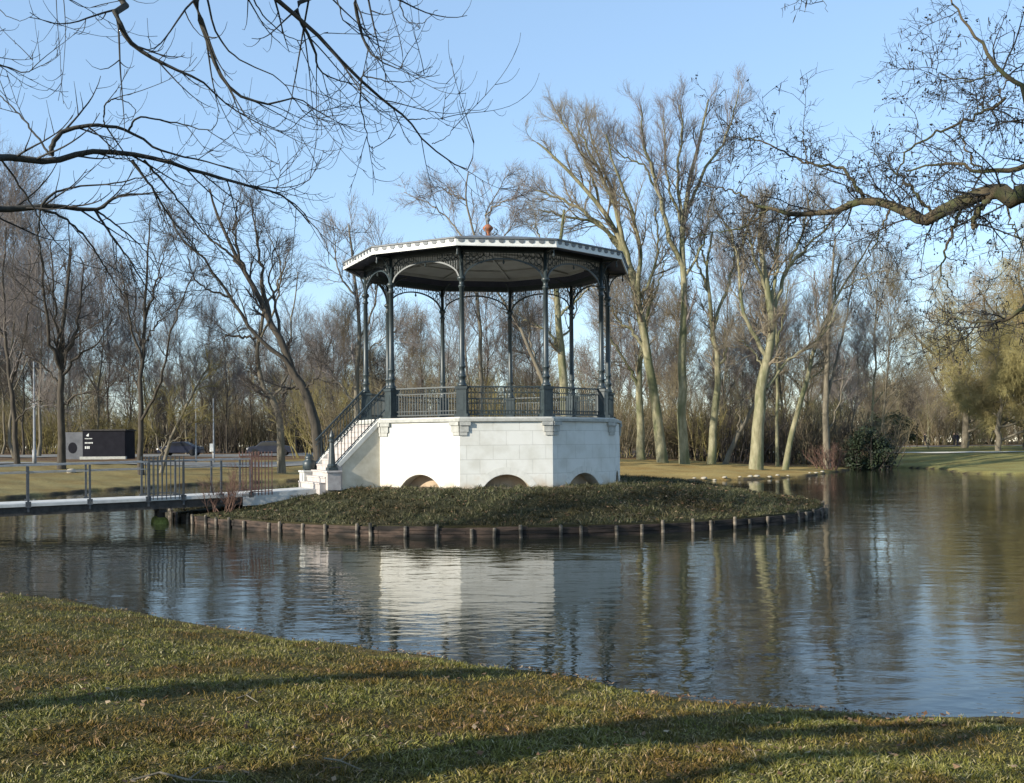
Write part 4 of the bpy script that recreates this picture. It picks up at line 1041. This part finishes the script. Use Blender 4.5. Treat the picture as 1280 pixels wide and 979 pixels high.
near_tree('alder whose thick crooked bough with dark cones crosses in from the right edge', 'alder_tree', atb,
    [(9.2,6.3,atb[2]-.2),(9.1,6.4,2.5),(8.9,6.6,4.2),(8.8,6.8,6.5),(8.6,7.0,9)], (.30,.14),
    [([(8.95,6.5,3.9),(7.2,8.0,4.3)]+PP([(1340,232,9.4),(1282,243,9.6),(1262,250,9.7),(1242,237,9.8),(1205,252,10),(1165,272,10.2),(1145,272,10.3),(1115,258,10.5),(1080,248,10.7),(1050,262,10.9),(1010,268,11.1),(980,266,11.2),(945,258,11.4)]),.115,.018),
     (PP([(1080,250,10.7),(1065,225,10.8),(1050,208,10.9),(1015,206,11),(985,190,11.1),(945,175,11.2),(915,172,11.3)]),.022,.005),
     (PP([(1120,230,10.6),(1135,190,10.6),(1175,165,10.6),(1220,145,10.6),(1255,125,10.5)]),.008,.016),
     ([(8.8,6.8,6.0),(7.0,8.2,6.6)]+PP([(1330,150,9.4),(1280,112,9.6),(1250,88,9.8),(1220,45,10),(1195,10,10.2),(1175,-20,10.3)]),.04,.006,.35),
     ([(8.85,6.7,5.2),(7.0,8.4,5.6)]+PP([(1340,190,9.6),(1280,210,9.8),(1230,215,10),(1180,205,10.2),(1130,215,10.4)]),.05,.008,.4),
     (PP([(1245,238,9.8),(1225,262,9.8),(1215,285,9.8)]),.035,.02),
     (PP([(1205,255,10),(1190,290,10.1),(1180,320,10.2),(1178,345,10.3),(1190,368,10.4)]),.018,.004),
     (PP([(1165,268,10.2),(1140,235,10.3),(1120,215,10.4),(1090,190,10.5)]),.016,.005),
     (PP([(1000,266,11.1),(985,285,11.2),(960,310,11.3)]),.014,.004),
     (PP([(960,262,11.3),(925,285,11.5),(895,290,11.6),(860,300,11.7)]),.012,.004),
     (PP([(945,258,11.4),(920,240,11.5),(890,235,11.6),(868,220,11.7)]),.014,.004),
     (PP([(1010,206,11),(1005,180,11),(1000,160,11)]),.008,.003),
     (PP([(1230,215,10),(1210,190,10),(1200,160,10),(1215,130,10)]),.012,.004,.5),
     (PP([(1115,258,10.5),(1100,290,10.6),(1085,320,10.7),(1075,350,10.8)]),.012,.004),
     (PP([(1250,88,9.8),(1215,100,9.9),(1180,95,10),(1165,85,10)]),.008,.003),
     (PP([(1262,100,9.7),(1235,130,9.8),(1200,140,9.9)]),.008,.003),
     (PP([(1255,245,9.7),(1265,280,9.7),(1280,310,9.6)]),.012,.004),
     ([(8.95,6.5,2.9)]+PP([(1420,360,8.6),(1340,372,9.2),(1285,383,9.4),(1255,398,9.6),(1225,404,9.8),(1195,396,10),(1180,408,10.1)]),.035,.006,.4),
     ([(8.8,6.8,6.4),(7.0,8,8)]+PP([(1150,-120,9.4),(1060,-70,9.6),(1010,-30,9.7),(1008,15,9.7)]),.03,.003,.1),
     (PP([(1060,-70,9.6),(1030,-30,9.6),(1034,15,9.6)]),.006,.002,.3)],
    [dict(rmax=.010, n=30, t=(.22,1), ang=(30,80), L=(.3,1.05), k=7, wob_=.4, up=.04, rr=.5, rmin=.004, lf=.3),
     dict(n=8, t=(.1,1), ang=(30,80), L=(.12,.45), k=5, wob_=.4, up=.03, rr=.7, rmin=.003, lf=.2),
     dict(n=4, t=(.2,1), ang=(30,80), L=(.05,.18), k=4, wob_=.4, up=.0, rr=.7, rmin=.0022, lf=.2)], 63, M['bark_near'], M['twig_near'], cones, pw=1.2, jit=.012, full=3.2)

# ------------------------------------------------------------------ grass and fallen leaves
def scatter_wedge(rng, n, rmin, rmax, deg):
    u = rng.random(n); r = rmin*(rmax/rmin)**u; t = np.radians(rng.uniform(-deg, deg, n))
    return r*np.sin(t), r*np.cos(t)
def blades(x, y, z, rng, h, w_, lean=.6):
    n = len(x); c = np.stack([x,y,z-.004],-1); a = rng.uniform(0,2*np.pi,n); hh = rng.uniform(h[0],h[1],n); ww = rng.uniform(w_[0],w_[1],n)
    s_ = np.stack([np.cos(a), np.sin(a), np.zeros(n)],-1)*ww[:,None]/2
    l = rng.normal(0,lean,(n,2))*hh[:,None]; tip = c+np.stack([l[:,0], l[:,1], hh],-1)
    mid = c+np.stack([l[:,0]*.35, l[:,1]*.35, hh*.6],-1)
    V = np.stack([c-s_, c+s_, mid+s_*.7, mid-s_*.7, tip],1).reshape(-1,3)
    b = np.arange(n)[:,None]*5
    return V, b+np.array([[0,1,2,3]]), b+np.array([[3,2,4]])
rng = np.random.default_rng(9)
x, y = scatter_wedge(rng, 620000, 3.6, 20, 36); sdv = sdist(x, y)
dens = .5+.5*np.clip(.6+.35*wob(x*.9,y*.9),0,1)
kp = (sdv > .20+.09*wob(x*3,y*3)) & (rng.random(len(x)) < .25+.75*sm(.1,.7,sdv)) & (rng.random(len(x)) < dens) & (y < 22); x, y = x[kp], y[kp]
V, q4, t3 = blades(x, y, ground(x, y), rng, (.010,.038), (.005,.011), .9)
gzz = np.repeat(ground(x, y), 5); V[:,2] = gzz+(V[:,2]-gzz)*np.repeat(np.clip(.8+.22*wob(x*4.1,y*4.7)+.25*wob(x*11,y*13),.3,1.9),5)
stuff(link('grass', np_mesh('grass', V, [q4,t3], M['grass'], False)), 'short olive-green winter grass on the near bank', 'grass')
a = rng.uniform(0, 2*np.pi, 260000); f = np.sqrt(rng.uniform(.16,.995,len(a))); 
rI = ISR*(1+.012*np.sin(3*a+.7)+.010*np.sin(5*a+2))*f
x = ISC[0]+rI*np.sin(a); y = ISC[1]-rI*np.cos(a)
kp = (np.hypot(x+.75,y-34.5) > 4.75+.25*wob(x,y)*.3) & (y < 41)
rel = np.stack([x-BC.x, y-BC.y],-1); tt = rel@np.array([d.x,d.y]); ss = rel@np.array([sid.x,sid.y]); kp &= ~((tt > 3) & (tt < 11.2) & (np.abs(ss) < 1.3-.25*(tt>6.6)))
x, y, f = x[kp], y[kp], f[kp]
z = .27+(.95-.27)*np.power(1-sm(.5,1,f), .9)+.012*wob(x*1.4,y*1.4)
kp = rng.random(len(x)) < np.clip(.75+.4*wob(x*1.9+3,y*2.3),.12,1); x, y, z = x[kp], y[kp], z[kp]
V, q4, t3 = blades(x, y, z, rng, (.03,.12), (.010,.024), .9)
hs = np.repeat(np.clip(.75+.35*wob(x*2.7,y*3.1+1),.35,1.5),5); V[:,2] = np.repeat(z,5)+(V[:,2]-np.repeat(z,5))*hs
stuff(link('rough_grass', np_mesh('rough_grass', V, [q4,t3], M['grass_rough'], False)), 'rough dark green grass covering the island mound', 'grass')
def leaves(name, x, y, z, rng, size, label):
    n = len(x); c = np.stack([x,y,z+.006],-1); a = rng.uniform(0,2*np.pi,n); s_ = rng.uniform(*size,n)[:,None]
    u = np.stack([np.cos(a),np.sin(a),rng.normal(0,.25,n)],-1)*s_; v = np.stack([-np.sin(a),np.cos(a),rng.normal(0,.25,n)],-1)*s_*.7
    lift = np.stack([np.zeros(n),np.zeros(n),np.abs(rng.normal(0,.25,n))],-1)*s_
    V = np.stack([c-u, c-v*.8, c+v*.0+u*.1+lift*.0, c+v*.8, c+u+lift],1)
    V = np.stack([c-u+lift, c-v, c+u+lift*.5, c+v],1).reshape(-1,3); V[:,2] += .01
    stuff(link(name, np_mesh(name, V, [np.arange(n*4).reshape(-1,4)], M['leaf'], False)), label, 'leaves')
x, y = scatter_wedge(rng, 110000, 4, 20, 36); sdv = sdist(x, y)
pr_ = np.where(sdv < .7, .75*np.exp(-sdv/.22)*np.clip(.55+.5*wob(x*1.1,y*1.3),.12,1), .008+.02*np.clip(wob(x*.6,y*.6)*.4,0,1)); kp = (sdv > .01) & (rng.random(len(x)) < pr_); x, y = x[kp], y[kp]
leaves('fallen_leaves', x, y, ground(x,y)+.012, rng, (.011,.026), 'brown fallen leaves strewn on the near bank and along its water edge')
a = rng.uniform(0,2*np.pi,9000); f = np.sqrt(rng.uniform(.2,.99,9000)); x = ISC[0]+ISR*f*np.sin(a); y = ISC[1]-ISR*f*np.cos(a); kp = (rng.random(9000) < .3) & (y < 39) & (np.hypot(x+.75,y-34.5) > 4.9); x, y, f = x[kp], y[kp], f[kp]
leaves('fallen_leaves', x, y, .27+(.95-.27)*np.power(1-sm(.5,1,f), .9)+.04, rng, (.03,.06), 'pale brown fallen leaves lying in the rough grass of the island')
# sticks on the lawn
def stick(pts, r, label):
    w_ = []
    for (px, py, up) in pts:
        Yy = F*1.66/((py-H0)+ROLL*(px-640)); x_ = (px-640-ROLL*(py-H0))/F*Yy; w_.append((x_, Yy, gz(x_, Yy)+.025+up))
    b_ = w_[0]; m = MB(); m.tube([Vector(p)-Vector(b_) for p in w_], [r]*(len(w_)-1)+[r*.5], 6)
    mid_ = Vector(w_[len(w_)//2])-Vector(b_); m.tube([mid_, mid_+Vector((.05,.07,.03)), mid_+Vector((.09,.16,.02))], [r*.7,r*.5,r*.3], 5)
    o = m.build('fallen_twig', M['bark_mid'], None, b_); tag(o, label, 'twig')
stick([(165,972,0),(200,968,.02),(235,974,0),(285,978,.01)],   .006, 'long forked fallen twig at the bottom edge of the lawn, in shadow')
stick([(405,938,0),(425,944,.02),(450,948,.0)], .005, 'short fallen twig lying in the broad shadow on the lawn')
stick([(296,857,.0),(308,856,.02),(322,861,0)], .005, 'small brown fallen twig beside the thin shadow on the lawn')

# ------------------------------------------------------------------ red-brown shrub by the bridge end
x_, y_ = BC.x+d.x*8.9+sid.x*1.15, BC.y+d.y*8.9+sid.y*1.15
r = thing('shrub', 'small red-brown bare shrub at the island end of the footbridge', 'shrub', (x_, y_, .42))
ms_ = grow_shrub(205, 1.6, 1.3, M['twig_red'], (16,9,6), rsc=.32); link('stems', ms_[0], r).scale = (1,1,.9); link('crown', ms_[1], r).scale = (1,1,.9)

# ------------------------------------------------------------------ street furniture, kiosk, cars, people
def lamp(px, Yy, top, label, ringy=None, r=.06, lum=True, mat='galv'):
    lum = False
    x = (px-640)/F*Yy; g = gz(x, Yy); H = P(px, top, Yy).z-g
    t = thing('street_lamp', label, 'lamp post', (x, Yy, g))
    MB().tube([(0,0,-.1),(0,0,1.0),(0,0,1.01),(0,0,H)], [r*1.6,r*1.6,r,r*.6], 10).build('pole', M[mat], t, smooth=True)
    if lum:
        MB().lathe((0,0,H),[(.05,-.05),(.09,0),(.24,.22),(.26,.26)],12).build('lantern', M['glass_dark'], t, smooth=True)
        MB().lathe((0,0,H+.262),[(.30,0),(.28,.05),(.12,.16),(.03,.2)],12).build('hood', M[mat], t)
    if ringy:
        z = P(px, ringy, Yy).z-g; MB().box((0,0,z),(.55,.06,.12)).box((0,0,z-.2),(.16,.16,.25)).build('bracket', M[mat], t)
    return t
lamp(43, 72, 452, 'tall pale grey lamp post with a short bracket at the far left roadside', 504, .085)
lamp(245, 78, 503, 'thin grey lamp post left of the pole with a white box', None, .045)
t = lamp(267, 78, 498, 'thin pale pole with a small white box low on it by the road', None, .05)
MB().box((-.1,-.1,1.15),(.28,.2,.6)).build('white_box', M['white_paint'], t)

kx = (88-640)/F*90; kg = gz(-36,90)
ks = thing('kiosk', 'flat-roofed black kiosk with small white lettering and a grey end panel by the road', 'kiosk', ((130-640)/F*90, 90, gz(-35.5,90)))
w0 = (168-116)/F*90; h0 = 2.45
MB().box((.45,0,h0/2),(w0,2.4,h0)).build('body', M['black_panel'], ks)
MB().box((.45,0,h0+.06),(w0+.2,2.6,.11)).build('roof', M['beam'], ks)
MB().box((-w0/2+.45-.99,.1,h0/2-.05),(1.94,2.2,h0-.1)).build('end_panel', M['grey_panel'], ks)
lg = MB()
lg.prism([(.42*math.cos(t_)*.9-w0/2+.45-.95, 1.0+.48*math.sin(t_)) for t_ in np.linspace(0,2*math.pi,14)[:-1]], lambda x,z:(x,-1.02,z), lambda x,z:(x,-.99,z)); lg.build('emblem', M['black_panel'], ks)
sg = MB(); sx = -w0/2+.45+.2
sg.prism([(sx+.18,1.98),(sx+.34,1.98),(sx+.34,2.25),(sx+.12,2.05)], lambda x,z:(x,-1.225,z), lambda x,z:(x,-1.20,z))
for (z,l,hh,gap) in ((1.78,.62,.07,.11),(1.42,.66,.12,.12),(1.02,.42,.22,.15)):
    xx = sx
    while xx < sx+l:
        sg.box((xx+gap*.35,-1.215,z),(gap*.62,.02,hh)); xx += gap
sg.build('lettering', M['white_paint'], ks)
MB().box((.45,-1.3,.12),(w0+.3,.35,.24)).build('plinth', M['stone_grey'], ks)

def car(px, Yy, label, rz=0, mat='car_dark', sc=1.0):
    x = (px-640)/F*Yy; g = gz(x, Yy)+.06
    t = thing('parked_car', label, 'car', (x, Yy, g), rz); t.scale = (sc,sc,sc)
    body = [(-2.1,.30),(-2.12,.62),(-2.0,.86),(-1.25,.96),(-.75,1.38),(.55,1.42),(1.35,1.0),(2.0,.90),(2.15,.62),(2.12,.30)]
    b = MB(); b.prism(body, lambda x,z:(x,-.86,z), lambda x,z:(x,.86,z)); b.build('body', M[mat], t, bevel=.06)
    wn = MB(); wn.prism([(-1.15,.97),(-.70,1.32),(.50,1.36),(1.18,1.0)], lambda x,z:(x,-.875,z), lambda x,z:(x,-.862,z)); wn.prism([(-1.15,.97),(-.70,1.32),(.50,1.36),(1.18,1.0)], lambda x,z:(x,.862,z), lambda x,z:(x,.875,z)); wn.build('window', M['glass_dark'], t)
    for sx in (-1.35,1.35):
        for sy in (-.80,.80):
            w_ = MB(); w_.tube([(sx,sy-.1,.33),(sx,sy+.1,.33)], .33, 16); w_.build('wheel', M['tyre'], t)
    MB().box((-2.13,-.62,.70),(.06,.3,.14)).build('headlight', M['white_paint'], t); MB().box((-2.13,.62,.70),(.06,.3,.14)).build('headlight', M['white_paint'], t)
    return t
car(338, 100, 'dark car with a bright roof glint parked left of the leaning tree', .1)
car(226, 103, 'dark blue car parked right of the black kiosk', .05)

def person(px, Yy, label, coat, face, stride=.22, h=1.74):
    x = (px-640)/F*Yy; g = gz(x, Yy)+.06
    root = thing('person', label, 'person', (x, Yy, g), face)
    vsn = [(0,0,.92),(0,0,1.15),(0,0,1.38),(0,0,1.50),(0,0,1.60),(0,0,1.70),
           (.10,0,.86),(.11,-stride*.6,.48),(.11,-stride*.9,.08),(.11,-stride*.9-.16,.04),
           (-.10,0,.86),(-.11,stride*.5,.48),(-.11,stride*1.1,.09),(-.11,stride*1.1-.15,.04),
           (.19,0,1.40),(.24,.06,1.14),(.23,-.04,.90),(-.19,0,1.40),(-.24,-.06,1.14),(-.23,-.14,.92)]
    ed = [(0,1),(1,2),(2,3),(3,4),(4,5),(0,6),(6,7),(7,8),(8,9),(0,10),(10,11),(11,12),(12,13),(2,14),(14,15),(15,16),(2,17),(17,18),(18,19)]
    rad = [.15,.145,.16,.06,.095,.085,.10,.07,.05,.04,.10,.07,.05,.04,.07,.055,.042,.07,.055,.042]
    me = bpy.data.meshes.new('body'); me.from_pydata(vsn, ed, []); me.update()
    o = link('body', me, root)
    md = o.modifiers.new('skin','SKIN'); sv = me.skin_vertices
    if not sv:
        pass
    for i, r_ in enumerate(rad): me.skin_vertices[0].data[i].radius = (r_, r_)
    me.skin_vertices[0].data[0].use_root = True
    s_ = o.modifiers.new('sub','SUBSURF'); s_.levels = 2; s_.render_levels = 2
    me.materials.append(M[coat])
    MB().lathe((0,.0,1.56),[(.05,0),(.085,.04),(.095,.12),(.08,.20),(.03,.235)],12).build('head', M['skin'], root, smooth=True)
    MB().lathe((0,.018,1.645),[(.098,0),(.106,.05),(.09,.13),(.035,.165)],12).build('hair', M['hair'], root, smooth=True)
    return root
try:
    person(1156, 150, 'person in dark clothes walking on the distant path at the left', 'cloth_dark', .6)
    person(1197, 146, 'person in dark clothes with a stride on the distant path, nearer the willow', 'cloth_blue', -1.2)
    person(1193, 147, 'person in a dark coat close beside the striding walker on the distant path', 'cloth_dark', -1.0, .12)
except Exception as e:
    print('person failed', e)

# pale stones along the far bank
rs = random.Random(3)
spots = [(868,600),(880,599.5),(893,600),(906,599),(925,598.5),(938,598),(946,598.6),(962,597.5),(972,597),(985,596.2),(1012,594),(1020,593.4),(1028,592.6)]
words_ = ['first','second','third','fourth','fifth','sixth','seventh','eighth','ninth','tenth','eleventh','twelfth','thirteenth']
for i, (px, py) in enumerate(spots):
    X0, Y0 = gp(px, py); k0 = X0/Y0; ys = np.arange(48, 95, .05); sdd = sdist(k0*ys, ys)
    Y0 = float(ys[np.argmax((sdd > .25) & (ys > 50))]); X0 = k0*Y0
    m = MB(); n1, n2 = 6, 8; s0 = rs.uniform(.07,.15)
    prof = []
    vs = []
    for a_ in range(n1+1):
        for b_ in range(n2):
            g1 = math.pi*a_/n1; g2 = 2*math.pi*b_/n2; q_ = 1+rs.uniform(-.18,.18)
            vs.append((s0*1.3*math.sin(g1)*math.cos(g2)*q_, s0*math.sin(g1)*math.sin(g2)*q_, s0*.55*math.cos(g1)*q_))
    fs = [(a_*n2+b_, a_*n2+(b_+1)%n2, (a_+1)*n2+(b_+1)%n2, (a_+1)*n2+b_) for a_ in range(n1) for b_ in range(n2)]
    o = m.add(vs, fs).build('bank_stone', M['boulder'], None, (X0, Y0, gz(X0,Y0)+s0*.3), smooth=True)
    tag(o, 'pale stone on the far water edge, %s in the row from the bandstand' % words_[i], 'stone', 'pale stones along the far bank')
sx_ = (89-640)/F*64
vs = []
o = MB().lathe((0,0,0),[(.1,-.1),(.26,-.02),(.30,.10),(.22,.22),(.08,.27)],9).build('boulder', M['boulder'], None, (sx_,64,gz(sx_,64)), smooth=True); tag(o, 'pale rounded boulder on the verge at the foot of the dark wide-forked tree', 'boulder')

# ------------------------------------------------------------------ light, sky, camera
AZ, EL = R_(57.5), R_(21)
world = bpy.data.worlds.new('World'); scene.world = world; world.use_nodes = True
nt = world.node_tree; bg = nt.nodes['Background']
sky = nt.nodes.new('ShaderNodeTexSky'); sky.sky_type = 'NISHITA'; sky.sun_disc = False
sky.sun_elevation = EL; sky.sun_rotation = math.atan2(-math.sin(AZ), -math.cos(AZ)) % (2*math.pi)
sky.air_density = 1.0; sky.dust_density = .05; sky.ozone_density = 1.6; sky.altitude = 0
mxs = nt.nodes.new('ShaderNodeMixRGB'); mxs.inputs[0].default_value = .5; mxs.inputs[2].default_value = (1.45,2.25,3.35,1)
nt.links.new(sky.outputs[0], mxs.inputs[1]); nt.links.new(mxs.outputs[0], bg.inputs[0]); bg.inputs[1].default_value = .15
sl_ = bpy.data.lights.new('sun', 'SUN'); sl_.energy = 4.4; sl_.angle = R_(.5); sl_.color = (1.0,.93,.80)
so_ = bpy.data.objects.new('sun', sl_); COL.objects.link(so_)
dirv = Vector((-math.sin(AZ)*math.cos(EL), -math.cos(AZ)*math.cos(EL), math.sin(EL)))
so_.rotation_euler = dirv.to_track_quat('Z','Y').to_euler(); so_.location = dirv*50
cd = bpy.data.cameras.new('camera'); co = bpy.data.objects.new('camera', cd); COL.objects.link(co)
cd.sensor_width = 36; cd.lens = 36*F/1280; cd.shift_y = (H0-489.5)/1280; cd.clip_end = 5000; cd.clip_start = .05
co.location = (0,0,EYE); co.rotation_euler = (R_(90), math.atan(ROLL), 0)
scene.camera = co
vs_ = scene.view_settings; vs_.view_transform = 'Standard'; vs_.look = 'None'; vs_.gamma = 1; vs_.exposure = .88; vs_.use_curve_mapping = False
scene.render.engine = 'CYCLES'
scene.cycles.max_bounces = 6; scene.cycles.use_denoising = True
scene.cycles.diffuse_bounces = 3; scene.cycles.glossy_bounces = 3
